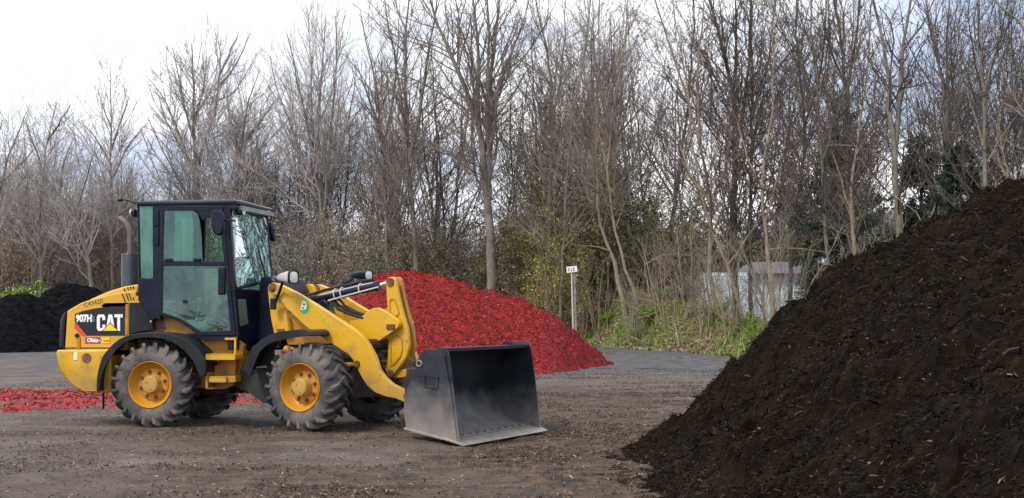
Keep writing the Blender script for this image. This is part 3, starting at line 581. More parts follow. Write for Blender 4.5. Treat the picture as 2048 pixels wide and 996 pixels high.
# shrubs
def shrub_mesh(name, seed, h, sp, n, leafm, nl, ls, twig, dens=(3, 3.4, 0)):
    rg = np.random.default_rng(seed); L = stems(rg, n, h, sp, .018); ch = []
    PP = np.stack([resample(p, r, 6)[0] for p, r in L]); RR = np.stack([resample(p, r, 6)[1] for p, r in L])
    P1, R1 = kids(rg, PP, RR, dens[0], 4, (20, 65), .4, .6, .35, .16, tmin=.08, lmax=1.5, lmin=.3, rmin=.005)
    P2, R2 = kids(rg, P1, R1, dens[1], 3, (20, 65), .6, .7, .2, .18, tmin=.1, lmax=.7, lmin=.15, rmin=.004)
    st_ = mesh_np(name+'_stems', [(*tubes(PP, RR, 5), 0), (*tubes(P1, R1, 3), 0), (*tubes(P2, R2, 3), 0)], [twig])
    idx = rg.integers(0, len(P2), nl); pos = P2[idx, rg.integers(0, 3, nl)]+rg.normal(size=(nl, 3))*.07
    v, f = rhomb(pos, rdir(rg, nl), rdir(rg, nl), rg.uniform(*ls, nl), rg.uniform(*ls, nl)*.65)
    return st_, mesh_np(name+'_foliage', [(v, f, 0)], [leafm])
SH = {'brown': [shrub_mesh('shrub', 400+i, 4.8, 1.6, 15, m_brown, 4600, (.04, .09), m_twig_grey) for i in range(3)],
      'olive': [shrub_mesh('shrub', 410+i, 4.2, 1.7, 13, m_olive, 7500, (.05, .12), m_twig) for i in range(2)],
      'grey': [shrub_mesh('shrub', 445+i, 4.4, 1.7, 14, m_greyleaf, 4200, (.045, .11), m_twig_grey) for i in range(2)],
      'twiggy': [shrub_mesh('shrub', 449, 4.2, 1.6, 12, m_brown, 300, (.03, .07), m_twig_pale)],
      'tan': [shrub_mesh('shrub', 440, 3.8, 1.6, 14, m_brown, 3500, (.04, .10), m_twig_pale)],
      'new': [shrub_mesh('shrub', 420, 4.6, 1.4, 10, m_newleaf, 2100, (.04, .09), m_twig_pale)],
      'green': [shrub_mesh('shrub', 430, 1.5, .9, 12, m_green, 5200, (.04, .10), m_twig)],
      'dark': [shrub_mesh('shrub', 450, 4.6, 1.6, 12, m_ever, 9000, (.06, .14), m_twig)]}
def shrub(kind, px, yy, s, lab, grp, sz=1.0):
    x = (px-1024)/FPX*yy; ms = SH[kind][int(rng.integers(0, len(SH[kind])))]
    o = bpy.data.objects.new('shrub', None); C.objects.link(o); o.location = (x, yy, tzs(x, yy)-.1); o.rotation_euler = (0, 0, rng.uniform(0, 6.28)); o.scale = (s, s, s*sz)
    tag(o, lab, 'shrub', grp); link('stems', ms[0], o); link('foliage', ms[1], o); return o
for i in range(80):       # left hedge
    px = -90+i*9.0+rng.uniform(-12, 12); yy = rng.uniform(66, 76)
    shrub('brown' if rng.random() < .75 else 'tan', px, yy, rng.uniform(.95, 1.5), 'brown leafless hedge shrub '+lmk(px), 'brown hedge shrubs '+lmk(px))
for i in range(78):       # middle
    px = 560+i*8.6+rng.uniform(-14, 14); yy = rng.uniform(60, 76)
    shrub(['olive', 'grey', 'tan', 'olive', 'grey', 'brown'][int(rng.integers(0, 6))], px, yy, rng.uniform(.8, 1.5), 'grey-green bushy undergrowth shrub '+lmk(px), 'undergrowth shrubs '+lmk(px))
for i in range(64):       # right
    px = 1200+i*14.5+rng.uniform(-14, 14); yy = rng.uniform(56, 66) if not 1330 < px < 1770 else rng.uniform(86, 94)
    k = ['dark', 'olive', 'tan', 'dark', 'olive'][int(rng.integers(0, 5))]
    shrub(k, px, yy, rng.uniform(1.0, 1.6)*(1.25 if house_gap(px) else 1), 'dark bushy undergrowth shrub '+lmk(px), 'dark undergrowth shrubs '+lmk(px))
for px, yy, s in [(1190, 57.5, .9), (1225, 60, 1.0), (1300, 62, 1.1), (1345, 62, 1.1)]:
    shrub('dark', px, yy, s, 'dark evergreen bush in the shadowed hollow above the grassy berm', 'dark evergreen bushes above the berm')
for px, yy, s in [(1330, 57, .8), (1285, 61, 1.1), (1250, 64, 1.4), (1180, 64, 1.5), (1210, 58, .9), (1310, 58, .7), (1370, 60, .9)]:
    shrub('tan', px, yy, s, 'tan twiggy bush above the grassy berm', 'tan bushes above the berm')
for px, yy, s in [(1395, 56, .75), (1430, 52, .6), (1468, 58, .8), (1500, 52, .55), (1560, 60, .7), (1625, 60, .6)]:
    shrub('twiggy', px, yy, s, 'leafless thin brush in front of the white house', 'leafless brush before the white house')
for px, yy, s in [(1085, 56, 1.0), (1118, 57, 1.45), (1150, 57, 1.15), (1075, 60, 1.5), (1135, 61, 1.9), (1165, 56, .9), (1105, 62, 1.9), (1050, 60, 1.2)]:
    shrub('new', px, yy, s, 'yellow-green budding shrub behind the sign post', 'yellow-green shrubs behind the sign post')
for px, yy, s in [(-10, 60, 1.25), (20, 59.5, 1.5), (50, 60, 1.2), (85, 60.5, .9), (-50, 60, 1.4), (0, 61, 1.7), (290, 62, .5), (610, 60, .6)]:
    shrub('green', px, yy, s, 'low green shrub behind the black heaps', 'low green shrubs on the left')
for px, yy, s in [(1300, 50.5, .62), (1275, 50.6, .42), (1325, 51, .55), (1500, 43, .5), (1530, 41.5, .62), (1512, 42, .55), (1465, 45.5, .4), (1550, 41, .5), (1345, 58.5, 1.0), (1600, 43, .6), (1575, 42, .55), (1440, 47, .45), (1215, 55, .5), (1245, 54, .4)]:
    shrub('green', px, yy, s, 'fresh bright green weed clump on the bank', 'green weed clumps on the bank', sz=.8)
# conifers
def conifer(seed, h, r, nl):
    rg = np.random.default_rng(seed); t_ = np.linspace(0, 1, 8)[:, None]; P = np.array([[0, 0, 1]])*t_*h; R = .16*(1-.9*t_[:, 0])
    P1, R1 = kids(rg, P[None], R[None], 16, 5, (60, 95), .001, .3, .25, .08, tmin=.06, lmax=9, lmin=r, nmax=400, rmin=.012)
    z0 = P1[:, :1, 2:3]/h; P1 = P1[:, :1]+(P1-P1[:, :1])*(np.clip(1.05-z0, .12, 1)**.75)
    P2, R2 = kids(rg, P1, R1, 5.5, 3, (30, 70), .45, .6, .1, .12, tmin=.15, lmax=1.0, lmin=.3, rmin=.006)
    i = rg.integers(0, len(P2), nl); q = rg.random((nl, 1)); pos = P2[i, 0]*(1-q)+P2[i, 2]*q+rg.normal(size=(nl, 3))*.06
    v, f = rhomb(pos, nrmz(rdir(rg, nl)+nrmz(P2[i, 2]-P2[i, 0])), rdir(rg, nl), rg.uniform(.07, .16, nl), rg.uniform(.03, .06, nl))
    return mesh_np('conifer_trunk', [(*tubes(P[None], R[None], 8), 0)], [m_bark_dark], smooth=True), mesh_np('conifer_crown', [(*tubes(P1, R1, 3), 0), (*tubes(P2, R2, 3), 0), (v, f, 1)], [m_bark_dark, m_ever])
cm = [conifer(501, 9.5, 2.3, 60000), conifer(502, 7, 2.0, 45000)]
for px, yy, top, k, lab in [(1690, 64, 195, 0, 'tall dark green conifer behind the bare trunks right of the house'), (1925, 43, 288, 1, 'dark blue-green conifer near the right edge, low above the heap skyline'),
                            (1845, 47, 275, 1, 'dark conifer left of the one by the right edge, behind the double-stemmed tree'), (1225, 70, 330, 1, 'dark conifer behind the two tan saplings on the berm'), (1590, 96, 330, 0, 'dark conifer rising right behind the roof of the white house')]:
    x = (px-1024)/FPX*yy; z0 = tzs(x, yy); hh = at_y(px, top, yy)[2]-z0
    o = tree_thing('conifer', cm[k], (x, yy, z0-.1), lab, rz=rng.uniform(0, 6), s=hh/[9.5, 7][k], cat='conifer')
# far woodland as one mass of twigs
rg = np.random.default_rng(9); nfw = 5200
fx = rg.uniform(-46, 46, nfw); fy = rg.uniform(98, 112, nfw); hh = rg.uniform(3, 9.0, nfw)*(np.interp(fx, [-46, -12, 0, 46], [.62, .72, .95, 1.05]))
s = np.linspace(0, 1, 5)[None, :, None]; P = np.stack([fx, fy, tz(fx, fy)], -1)[:, None]+s*np.stack([rg.normal(size=nfw)*.8, rg.normal(size=nfw)*.8, hh], -1)[:, None]+rg.normal(size=(nfw, 5, 3))*.12
R = .035*(1-.85*s[..., 0])*np.ones((nfw, 1)); P1, R1 = kids(rg, P, R, 1.6, 3, (20, 60), .3, .6, .3, .2, tmin=.05, lmax=2.2, lmin=.5, rmin=.009)
nl = 60000; i = rg.integers(0, len(P1), nl); v, f = rhomb(P1[i, rg.integers(0, 3, nl)], rdir(rg, nl), rdir(rg, nl), rg.uniform(.10, .26, nl), rg.uniform(.08, .16, nl))
k = v.reshape(nl, 4, 3)[:, 0, 2] < 5.5
v = v.reshape(nl, 4, 3)[k].reshape(-1, 3); f = f[:k.sum()]
link('far_woodland', mesh_np('far_woodland', [(*tubes(P, R, 3), 0), (*tubes(P1, R1, 3), 0), (v, f, 1)], [m_twig_grey, m_brown]), kind='stuff', label='hazy distant brush at the back of the wood', cat='woodland')
# ---------------------------------------------------------------- grass, litter and dead sticks on the bank
rg = np.random.default_rng(31); ng = 210000
gx_ = rg.uniform(-30, 22, ng); gy_ = rg.uniform(30, 64, ng); d = gy_-edge(gx_)
px_ = 1024+FPX*gx_/gy_
k = (d > -.2+rg.random(ng)*.5) & (d < 9) & (px_ > -60) & (px_ < 1750) & ((px_ > 1080) | (rg.random(ng) < .35)); gx_, gy_, d = gx_[k], gy_[k], d[k]
patch = fbm(gx_*.8, gy_*.5, 33, 4); hgt = rg.uniform(.06, .26, len(gx_))*(.4+patch*1.3)*np.where(rg.random(len(gx_)) < .06, 2.4, 1)*np.where(d < .8, .6, 1)
lush = patch+rg.normal(size=len(gx_))*.05
for nm, sel, mt in [('green_grass', lush > .47, m_green), ('dry_grass', lush <= .47, None)]:
    if mt is None: mt = pm('dry_grass', None, None, rough=.9, island=[(0, (.06, .045, .022)), (.5, (.17, .13, .065)), (1, (.34, .275, .16))])
    a, b = gx_[sel], gy_[sel]; n_ = len(a); pos = np.stack([a, b, tz(a, b)-.02], -1); up_ = nrmz(rg.normal(size=(n_, 3))*np.array([.35, .35, .2])+np.array([0, 0, 1]))
    sd_ = rdir(rg, n_)*np.array([1, 1, 0]); hl = hgt[sel]*(1 if nm == 'green_grass' else 1.1)
    link(nm, mesh_np(nm, [(*rhomb(pos, up_, nrmz(sd_), hl, rg.uniform(.015, .04, n_)), 0)], [mt]), kind='stuff', label={'green_grass': 'green spring grass along the foot of the bank', 'dry_grass': 'straw coloured dry grass and stalks on the bank'}[nm], cat='grass')
n_ = 26000; a = rg.uniform(2, 14, n_); b = rg.uniform(34, 62, n_); d = b-edge(a); k = (d > .1) & (d < 8); a, b = a[k], b[k]
nor = nrmz(rg.normal(size=(len(a), 3))*.6+np.array([0, 0, 1])); v, f = flakes(np.stack([a, b, tz(a, b)+.03], -1), nor, rdir(rg, len(a)), rg.uniform(.05, .16, len(a)), rg.uniform(.03, .08, len(a)), .2)
link('leaf_litter', mesh_np('leaf_litter', [(v, f, 0)], [m_brown]), kind='stuff', label='brown fallen leaves covering the bank', cat='leaf litter')
n_ = 900; a = rg.uniform(2.5, 14, n_); b = rg.uniform(36, 60, n_); d = b-edge(a); k = (d > .3) & (d < 9); a, b = a[k], b[k]; n_ = len(a)
dr = nrmz(rg.normal(size=(n_, 3))*np.array([1, 1, .35])+np.array([0, 0, .25])); ln = rg.uniform(.3, 1.5, n_); s = np.linspace(0, 1, 4)[None, :, None]
P = np.stack([a, b, tz(a, b)+.03], -1)[:, None]+dr[:, None]*s*ln[:, None, None]+rg.normal(size=(n_, 4, 3))*.03
link('dead_sticks', mesh_np('dead_sticks', [(*tubes(P, np.full((n_, 4), .012)*rg.uniform(.5, 1.6, (n_, 1)), 4), 0)], [m_twig_pale]), kind='stuff', label='fallen pale sticks scattered over the bank', cat='sticks')
# ---------------------------------------------------------------- white house, chimney, post
m_siding = pm('white_siding', (.62, .74, .94), (.70, .80, .96), 2, .6, spots=[((.35, .36, .36), 1.6, .64, .8)])
m_trim = pm('white_trim', (.75, .76, .78), None, rough=.5)
m_shingle = pm('grey_shingles', (.085, .085, .10), (.16, .155, .175), 14, .95, .6, 60)
m_brick = pm('red_brick', (.30, .085, .05), (.42, .14, .085), 9, .9, .4, 30)
m_dglass = pm('dark_window', (.02, .025, .03), None, rough=.08)
m_concrete = pm('pale_concrete', (.4, .38, .36), (.5, .48, .46), 5, .9)
class MB:
    """collects solids for ONE mesh object"""
    def __init__(s): s.c = []; s.mi = 0
    def add(s, v, f): s.v = None; s.c.append((np.asarray(v, float), f, s.mi)); return s
    def mat(s, i): s.mi = i; return s
    def prism(s, pts, y0, y1):
        """closed outline of (x, z) points extruded along y; the caps are triangulated for concave outlines"""
        from mathutils.geometry import tessellate_polygon
        n = len(pts); tri = tessellate_polygon([[Vector((p[0], p[1], 0)) for p in pts]])
        v = [(p[0], y0, p[1]) for p in pts]+[(p[0], y1, p[1]) for p in pts]
        ar = sum(pts[i][0]*pts[(i+1) % n][1]-pts[(i+1) % n][0]*pts[i][1] for i in range(n))
        f4 = [(i, (i+1) % n, (i+1) % n+n, i+n) if (ar > 0) == (y1 > y0) else (i, i+n, (i+1) % n+n, (i+1) % n) for i in range(n)]
        s.c.append((np.array(v), np.array(f4), s.mi)); t = np.array(tri)
        a = np.array([pts[k] for k in t[0]]); c2 = (a[1][0]-a[0][0])*(a[2][1]-a[0][1])-(a[2][0]-a[0][0])*(a[1][1]-a[0][1])
        fl = t if (c2 > 0) == (y1 > y0) else t[:, ::-1]
        s.c[-1] = (np.array(v), f4, s.mi, [tuple(x) for x in fl], [tuple(x[::-1]+n) for x in fl]); return s
    def box(s, x0, x1, y0, y1, z0, z1): return s.prism([(x0, z0), (x1, z0), (x1, z1), (x0, z1)], y0, y1)
    def tube(s, P, r, n=10, caps=True):
        P = [Vector(p) for p in P]; R = [r]*len(P) if np.isscalar(r) else r; V = []; up = None
        for i, p in enumerate(P):
            t = (P[min(i+1, len(P)-1)]-P[max(i-1, 0)]).normalized()
            if up is None: up = t.orthogonal().normalized()
            up = (up-t*up.dot(t)).normalized(); w_ = t.cross(up)
            V += [p+(up*math.cos(a)+w_*math.sin(a))*R[i] for a in [2*math.pi*k/n for k in range(n)]]
        F = [(i*n+k, i*n+(k+1) % n, (i+1)*n+(k+1) % n, (i+1)*n+k) for i in range(len(P)-1) for k in range(n)]
        if caps: F += [tuple(range(n))[::-1], tuple((len(P)-1)*n+k for k in range(n))]
        s.c.append((V, F, s.mi)); return s
    def lathe(s, prof, n=40, c=(0, 0, 0), caps=True):
        """profile of (y, r) turned about the y axis through c; caps the ends when r > 0"""
        V = [(c[0]+r*math.cos(a), c[1]+y, c[2]+r*math.sin(a)) for y, r in prof for a in [2*math.pi*k/n for k in range(n)]]
        F = [(i*n+k, i*n+(k+1) % n, (i+1)*n+(k+1) % n, (i+1)*n+k) for i in range(len(prof)-1) for k in range(n)]
        if caps: F += [tuple(range(n)), tuple((len(prof)-1)*n+k for k in range(n))[::-1]]
        s.c.append((V, F, s.mi)); return s
    def loft(s, loops):
        n = len(loops[0]); V = [p for l in loops for p in l]
        F = [(i*n+k, i*n+(k+1) % n, (i+1)*n+(k+1) % n, (i+1)*n+k) for i in range(len(loops)-1) for k in range(n)]
        F += [tuple(range(n))[::-1], tuple((len(loops)-1)*n+k for k in range(n))]
        s.c.append((V, F, s.mi)); return s
    def raw(s, V, F): s.c.append((V, F, s.mi)); return s
    def build(s, name, mats, parent=None, fr=None, bevel=0, smooth=True, label=None):
        V = []; F = []; MI = []
        for c in s.c:
            o_ = len(V); V += [tuple(map(float, p)) for p in c[0]]
            fs = list(map(tuple, c[1])) if len(c[1]) else []
            for extra in c[3:]: fs += list(extra)
            F += [tuple(int(k)+o_ for k in f) for f in fs]; MI += [c[2]]*len(fs)
        me = bpy.data.meshes.new(name); me.from_pydata(V, [], F); me.update()
        import bmesh
        b = bmesh.new(); b.from_mesh(me); b.faces.ensure_lookup_table()
        for f, m in zip(b.faces, MI): f.material_index = m; f.smooth = smooth
        bmesh.ops.recalc_face_normals(b, faces=b.faces); b.to_mesh(me); b.free()
        mats = mats if isinstance(mats, (list, tuple)) else [mats]
        for m in mats: me.materials.append(m)
        if smooth: me.set_sharp_from_angle(angle=math.radians(32))
        o = link(name, me, parent, label=label)
        if fr == 'F': o.location = (1.085+1.085*math.cos(YF-YR), 1.085*math.sin(YF-YR), 0); o.rotation_euler = (0, 0, YF-YR)
        if bevel:
            md = o.modifiers.new('bevel', 'BEVEL'); md.width = bevel; md.segments = 2; md.limit_method = 'ANGLE'; md.angle_limit = math.radians(35); md.harden_normals = False
        return o
def text_on(txt, mat, parent, pos, rot, size, fr=None, offset=0, sx=1.0, name='lettering', depth=.001, label=None):
    cu = bpy.data.curves.new(name, 'FONT'); cu.body = txt; cu.size = size; cu.offset = offset; cu.extrude = depth; cu.resolution_u = 3
    t = bpy.data.objects.new('tmp', cu); me = bpy.data.meshes.new_from_object(t); bpy.data.objects.remove(t); me.name = name
    me.materials.clear(); me.materials.append(mat)
    M = Matrix.Translation(pos) @ rot @ Matrix.Diagonal((sx, 1, 1, 1)); me.transform(M)
    o = link(name, me, parent, label=label)
    if fr == 'F': o.location = (1.085+1.085*math.cos(YF-YR), 1.085*math.sin(YF-YR), 0); o.rotation_euler = (0, 0, YF-YR)
    return o
RX90 = Matrix.Rotation(math.pi/2, 4, 'X')
# house
HY = 76.0
def hp(px, py, Y=HY): return at_y(px, py, Y)
hx0, hx1 = hp(1392, 600)[0], hp(1712, 600)[0]; eave = hp(1600, 545)[2]; hz = tzs((hx0+hx1)/2, HY)-.3
house = bpy.data.objects.new('house', None); C.objects.link(house); house.location = (hx0, HY, hz)
tag(house, 'long low white-sided house with grey shingle roof seen through the trunks', 'house')
W_ = hx1-hx0; E_ = eave-hz
b = MB().box(0, W_, 0, 7, 0, E_)
b.build('wall', m_siding, house)
b = MB()
for k in range(int(E_/.16)): b.prism([(-.012, .16*k+.02), (W_+.012, .16*k+.02), (W_+.012, .16*k+.035), (-.012, .16*k+.035)], -.02, 0)
b.build('siding_boards', m_siding, house)
rz_ = hp(1610, 519)[2]-hz
x_a = hp(1590, 0)[0]-hx0
V = [(2.8, -.35, E_-.05), (W_+.3, -.35, E_-.05), (W_+.3, 7.3, E_-.05), (2.8, 7.3, E_-.05), (3.6, 3.5, rz_), (W_-2.6, 3.5, rz_)]
MB().raw(V, [(0, 1, 5, 4), (1, 2, 5), (2, 3, 4, 5), (3, 0, 4), (0, 3, 2, 1)]).build('roof', m_shingle, house, smooth=False)
MB().box(2.78, W_+.32, -.40, -.355, E_-.16, E_-.04).build('gutter', pm('dark_gutter', (.05, .05, .06), None, rough=.5), house)
gx0 = hp(1395, 0)[0]-hx0
V = [(0, -.2, E_-.9), (3.1, -.2, E_-.9), (3.1, 7, E_-.9), (0, 7, E_-.9), (0, 3.4, E_+.3), (3.1, 3.4, E_+.3)]
ch_ = bpy.data.objects.new('house', None); C.objects.link(ch_); p = at_y(1662, 560, 84); ch_.location = (p[0], 84, tzs(p[0], 84)-.2)
tag(ch_, 'small white building peeking out at the right end of the long house roof', 'house')
tz_ = at_y(1662, 514, 84)[2]-ch_.location[2]
MB().box(-.55, .65, 0, 3, 0, tz_).build('wall', m_siding, ch_)
MB().prism([(-.65, tz_), (.75, tz_), (.05, tz_+.12)], -.1, 3.1).build('roof', m_shingle, ch_)
br = bpy.data.objects.new('brick_house', None); C.objects.link(br); p = at_y(1936, 414, 70); br.location = (p[0], 70, tzs(p[0], 70))
tag(br, 'distant house with red brick chimney and white cap just above the dark heap', 'house')
zz_ = p[2]-br.location[2]
V = [(-4.5, 0, zz_-1.6), (4, 0, zz_-1.6), (4, 6, zz_-1.6), (-4.5, 6, zz_-1.6), (-4.5, 3, zz_-.1), (4, 3, zz_-.1)]
MB().box(-4.2, 3.8, .3, 5.7, 0, zz_-1.6).build('wall', m_siding, br)
rf = MB().raw(V, [(0, 1, 5, 4), (1, 2, 5), (2, 3, 4, 5), (3, 0, 4), (0, 3, 2, 1)]).build('roof', m_shingle, br, smooth=False)
cz = MB().box(-.13, .15, 2.2, 2.6, zz_-1.0, zz_+.12).build('chimney', m_brick, rf)
MB().box(-.18, .20, 2.15, 2.65, zz_+.123, zz_+.21).build('chimney_cap', m_concrete, rf)
# post with sign
PY = 45.5; p = at_y(1150, 660, PY); q = at_y(1146, 537, PY)
post = bpy.data.objects.new('sign_post', None); C.objects.link(post); post.location = (p[0], PY, 0)
tag(post, 'weathered square wooden post with a small white sign at the edge of the yard', 'sign post')
m_post = pm('weathered_wood', (.16, .14, .13), (.30, .26, .24), 6, .9, .6, 30, spots=[((.07, .06, .055), 11, .6, .7)])
ph = q[2]; dx = q[0]-p[0]
MB().loft([[(-.08, -.08, -.05), (.08, -.08, -.05), (.08, .08, -.05), (-.08, .08, -.05)], [(dx-.075, -.08, ph), (dx+.075, -.08, ph), (dx+.075, .08, ph), (dx-.075, .08, ph)]]).build('pole', m_post, post, bevel=.008)
MB().tube([(-.045, -.105, 0), (dx-.05, -.105, ph-.12)], .022, 8).build('conduit', pm('grey_conduit', (.5, .49, .48), None, rough=.5), post)
sg = MB(); a = .11
sw, sh = .175, .098
sgo = sg.box(-sw, sw, -.012, 0, -sh, sh).build('sign_panel', m_trim, post); sgo.location = (dx-.045, -.13, ph-.03); sgo.rotation_euler = (0, -a, 0)
tt = text_on('II J E', pm('faded_black', (.10, .10, .11), None, rough=.7), sgo, (-.135, -.015, -.055), RX90, .155, offset=.004, sx=.82)
# ---------------------------------------------------------------- wheel loader
DIRT = (.30, .235, .175)
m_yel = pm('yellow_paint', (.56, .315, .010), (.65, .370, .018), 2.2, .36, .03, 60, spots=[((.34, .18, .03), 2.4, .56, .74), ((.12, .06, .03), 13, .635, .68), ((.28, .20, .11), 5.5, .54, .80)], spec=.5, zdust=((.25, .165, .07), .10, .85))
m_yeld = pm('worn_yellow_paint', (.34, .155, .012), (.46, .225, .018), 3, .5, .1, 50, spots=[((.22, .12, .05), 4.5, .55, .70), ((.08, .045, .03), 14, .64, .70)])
m_hood = pm('hood_yellow', (.56, .32, .030), (.62, .36, .04), 2.0, .33, .015, 60, spots=[((.44, .25, .05), 1.4, .52, .75), ((.30, .18, .07), 9, .66, .76)])
m_blk = pm('black_paint', (.003, .005, .014), (.008, .013, .034), 3, .36, .04, 50, spec=.28, spots=[((.03, .03, .035), 3.5, .66, .82)])
m_blkp = pm('black_plastic', (.006, .009, .013), (.015, .020, .028), 3, .5, .1, 60, spec=.3, spots=[((.04, .04, .04), 2.6, .60, .8)])
m_fend = pm('fender_plastic', (.006, .008, .014), (.015, .019, .032), 3, .48, .1, 40, spec=.35, spots=[((.06, .055, .055), 3.0, .56, .78)])
m_flap = pm('dusty_black_rubber', (.016, .018, .018), (.032, .035, .034), 3, .8, .1, 50)
m_under = pm('oily_and_shaded_metal', (.012, .010, .010), (.035, .028, .024), 6, .7, .3, 40)
m_rub = pm('tyre_rubber', (.040, .041, .045), (.100, .098, .10), 3.6, .92, .35, 60, lo=.35, hi=.62, spots=[((.165, .145, .135), 4.0, .46, .64), ((.030, .033, .038), 9, .60, .72)])
m_rim = pm('rim_yellow', (.46, .20, .012), (.54, .25, .018), 3, .42, .05, 50, spots=[((.34, .19, .06), 6, .58, .74), ((.10, .05, .025), 15, .66, .72)])
m_hub = pm('dusty_hub', (.34, .215, .075), (.46, .28, .07), 6, .6, .1, 50, spots=[((.14, .08, .04), 12, .62, .70)])
m_rust = pm('rusty_pin', (.09, .04, .022), (.20, .09, .05), 18, .8, .4, 60)
m_steel = pm('bucket_steel', (.012, .019, .032), (.030, .040, .058), 2.6, .55, .2, 40, metal=.1, spec=.3, spots=[((.07, .062, .055), 1.6, .58, .78), ((.015, .016, .02), 4, .62, .75)], zdust=((.25, .22, .215), .0, .62))
m_steeld = pm('shaded_bucket_steel', (.010, .014, .022), (.032, .040, .056), 2.2, .5, .2, 40, metal=.2, spec=.25, spots=[((.10, .05, .03), 3.5, .64, .80), ((.05, .05, .055), 7, .62, .75)], zdust=((.24, .235, .24), -.10, .46))  # shade of the bucket interior put into the steel colour, with rust spots and dust
m_edge = pm('worn_cutting_edge', (.26, .245, .22), (.40, .375, .34), 7, .4, .2, 60, metal=.4)
m_chrome = pm('chrome_rod', (.75, .75, .76), None, rough=.08, metal=1)
m_alu = pm('silver_housing', (.36, .37, .39), (.50, .51, .53), 4, .35)
m_white = pm('decal_white', (.80, .81, .84), None, rough=.4)
m_dblack = pm('decal_black', (.010, .010, .020), None, rough=.35)
m_tri = pm('decal_yellow', (.82, .60, .02), None, rough=.4)
m_red = pm('decal_red', (.70, .045, .03), None, rough=.4)
m_lblue = pm('decal_grey_blue', (.10, .20, .27), None, rough=.4)
m_seat = pm('seat_fabric', (.006, .007, .010), (.018, .02, .026), 8, .9)
m_int = pm('cab_interior', (.20, .23, .24), (.32, .35, .35), 4, .8)
m_lens = pm('lamp_lens', (.62, .64, .66), (.80, .82, .84), 30, .12, .3, 60, spec=.8)
m_glass = glass_mat('tinted_glass', (.60, .82, .75), .03, .04)
m_glassg = glass_mat('green_glass', (.50, .86, .74), .11, .04, .12)
m_glassl = glass_mat('dusty_sheen_green_glass', (.80, .97, .91), .042, .03, .2, 2.)
m_glassw = glass_mat('rippled_glass', (.70, .86, .81), .05, .13, .8, 5.)
ld = bpy.data.objects.new('wheel_loader', None); C.objects.link(ld); ld.location = tuple(OR); ld.rotation_euler = (0, 0, YR)
tag(ld, 'yellow articulated wheel loader with black cab and steel bucket lowered to the ground', 'wheel loader')
RW = .486
def wheel(name, cx, cy, side, fr, phase):
    """side -1: outer face towards -y. tyre > rim, hub"""
    s = side; r = RW-.040; wd = .375
    yo = cy+s*wd/2                                          # outer face
    def Y_(v): return yo-s*v                                # v = distance inwards from the outer face
    prof = [(.055, .255), (.012, .275), (.0, .32), (.004, .37), (.022, .415), (.05, .436), (.09, .444), (wd/2, r), (wd-.09, .444), (wd-.05, .436), (wd-.022, .415), (wd-.004, .37), (wd, .32), (wd-.012, .275), (wd-.055, .255)]
    m = MB(); pr = [(Y_(v), rr) for v, rr in prof]; n = 56
    V = [(cx+rr*math.cos(a), y, RW+rr*math.sin(a)) for y, rr in pr for a in [2*math.pi*k/n for k in range(n)]]
    F = [(i*n+k, i*n+(k+1) % n, (i+1)*n+(k+1) % n, (i+1)*n+k) for i in range(len(pr)-1) for k in range(n)]
    m.raw(V, F)
    NL = 20                                                 # chevron lugs on both halves of the tread
    for h in (0, 1):
        for k in range(NL):
            a0 = 2*math.pi*(k+.5*h)/NL+phase
            loops = []
            # from the middle of the tread outwards, then a little down the shoulder
            st = [(.52, 0.0, r-.01, RW+.002, .050), (.33, .07, r-.01, RW+.003, .056), (.14, .19, r-.015, RW-.001, .070), (.045, .245, .415, RW-.014, .080), (-.006, .27, .395, .448, .078), (-.004, .285, .375, .408, .060)]
            for (u, da, rlo, rhi, aw) in st:
                v = u*wd if h == 0 else wd-u*wd
                a = a0-da*1.0; hw = aw/2
                L = []
                for (aa, rr) in ((a-hw*1.2, rlo), (a-hw*.8, rhi), (a+hw*.8, rhi), (a+hw*1.2, rlo)):
                    L.append((cx+rr*math.cos(aa), Y_(v), RW+rr*math.sin(aa)))
                loops.append(L)
            m.loft(loops)
    ty = m.build('tyre', m_rub, ld, fr)
    g = MB(); prr = [(.030, .262), (.012, .268), (.006, .262), (.016, .252), (.05, .243), (.075, .225), (.105, .205), (.115, .19), (.10, .175), (.098, .11)]
    g.lathe([(Y_(v), rr) for v, rr in prr]+[(Y_(.098), .001)], 48, (cx, 0, RW), caps=False)
    ri = g.build('rim', m_rim, ty)
    hb = MB().lathe([(Y_(.097), .112), (Y_(.085), .108), (Y_(.045), .100), (Y_(.010), .096), (Y_(.000), .086), (Y_(-.002), .0)], 30, (cx, 0, RW))
    for k in range(2): hb.lathe([(Y_(.0), .012), (Y_(-.010), .012), (Y_(-.010), .0)], 6, (cx+.05*math.cos(2.3+k*2.6), 0, RW+.05*math.sin(2.3+k*2.6)))
    hb.build('hub', m_hub, ty)
    bt = MB()
    for k in range(8):
        a = 2*math.pi*(k+.35)/8; c = (cx+.148*math.cos(a), 0, RW+.148*math.sin(a))
        bt.lathe([(Y_(.098), .024), (Y_(.092), .024), (Y_(.092), .016), (Y_(.070), .015), (Y_(.070), .0)], 6, c)
    bt.build('wheel_nuts', m_rust, ty); return ty
for sd_, cy in ((-1, -.70), (1, .70)):
    wheel('wheel', 0, cy, sd_, None, .1 if sd_ < 0 else .5); wheel('wheel', 0, cy, sd_, 'F', .25 if sd_ < 0 else .7)
# chassis
m = MB(); m.tube([(0, -.52, RW), (0, .52, RW)], [.10, .10], 12); m.box(-.9, .75, -.34, .34, .36, .95); m.box(.55, 1.35, -.16, .16, .36, .80)
m.build('rear_chassis', m_under, ld, bevel=.01)
m = MB(); m.tube([(0, -.52, RW), (0, .52, RW)], [.10, .10], 12); m.box(-.85, .32, -.30, .30, .34, .80); m.tube([(-1.085, 0, .3), (-1.085, 0, .95)], .09, 12)
m.build('front_chassis', m_under, ld, 'F', bevel=.01)
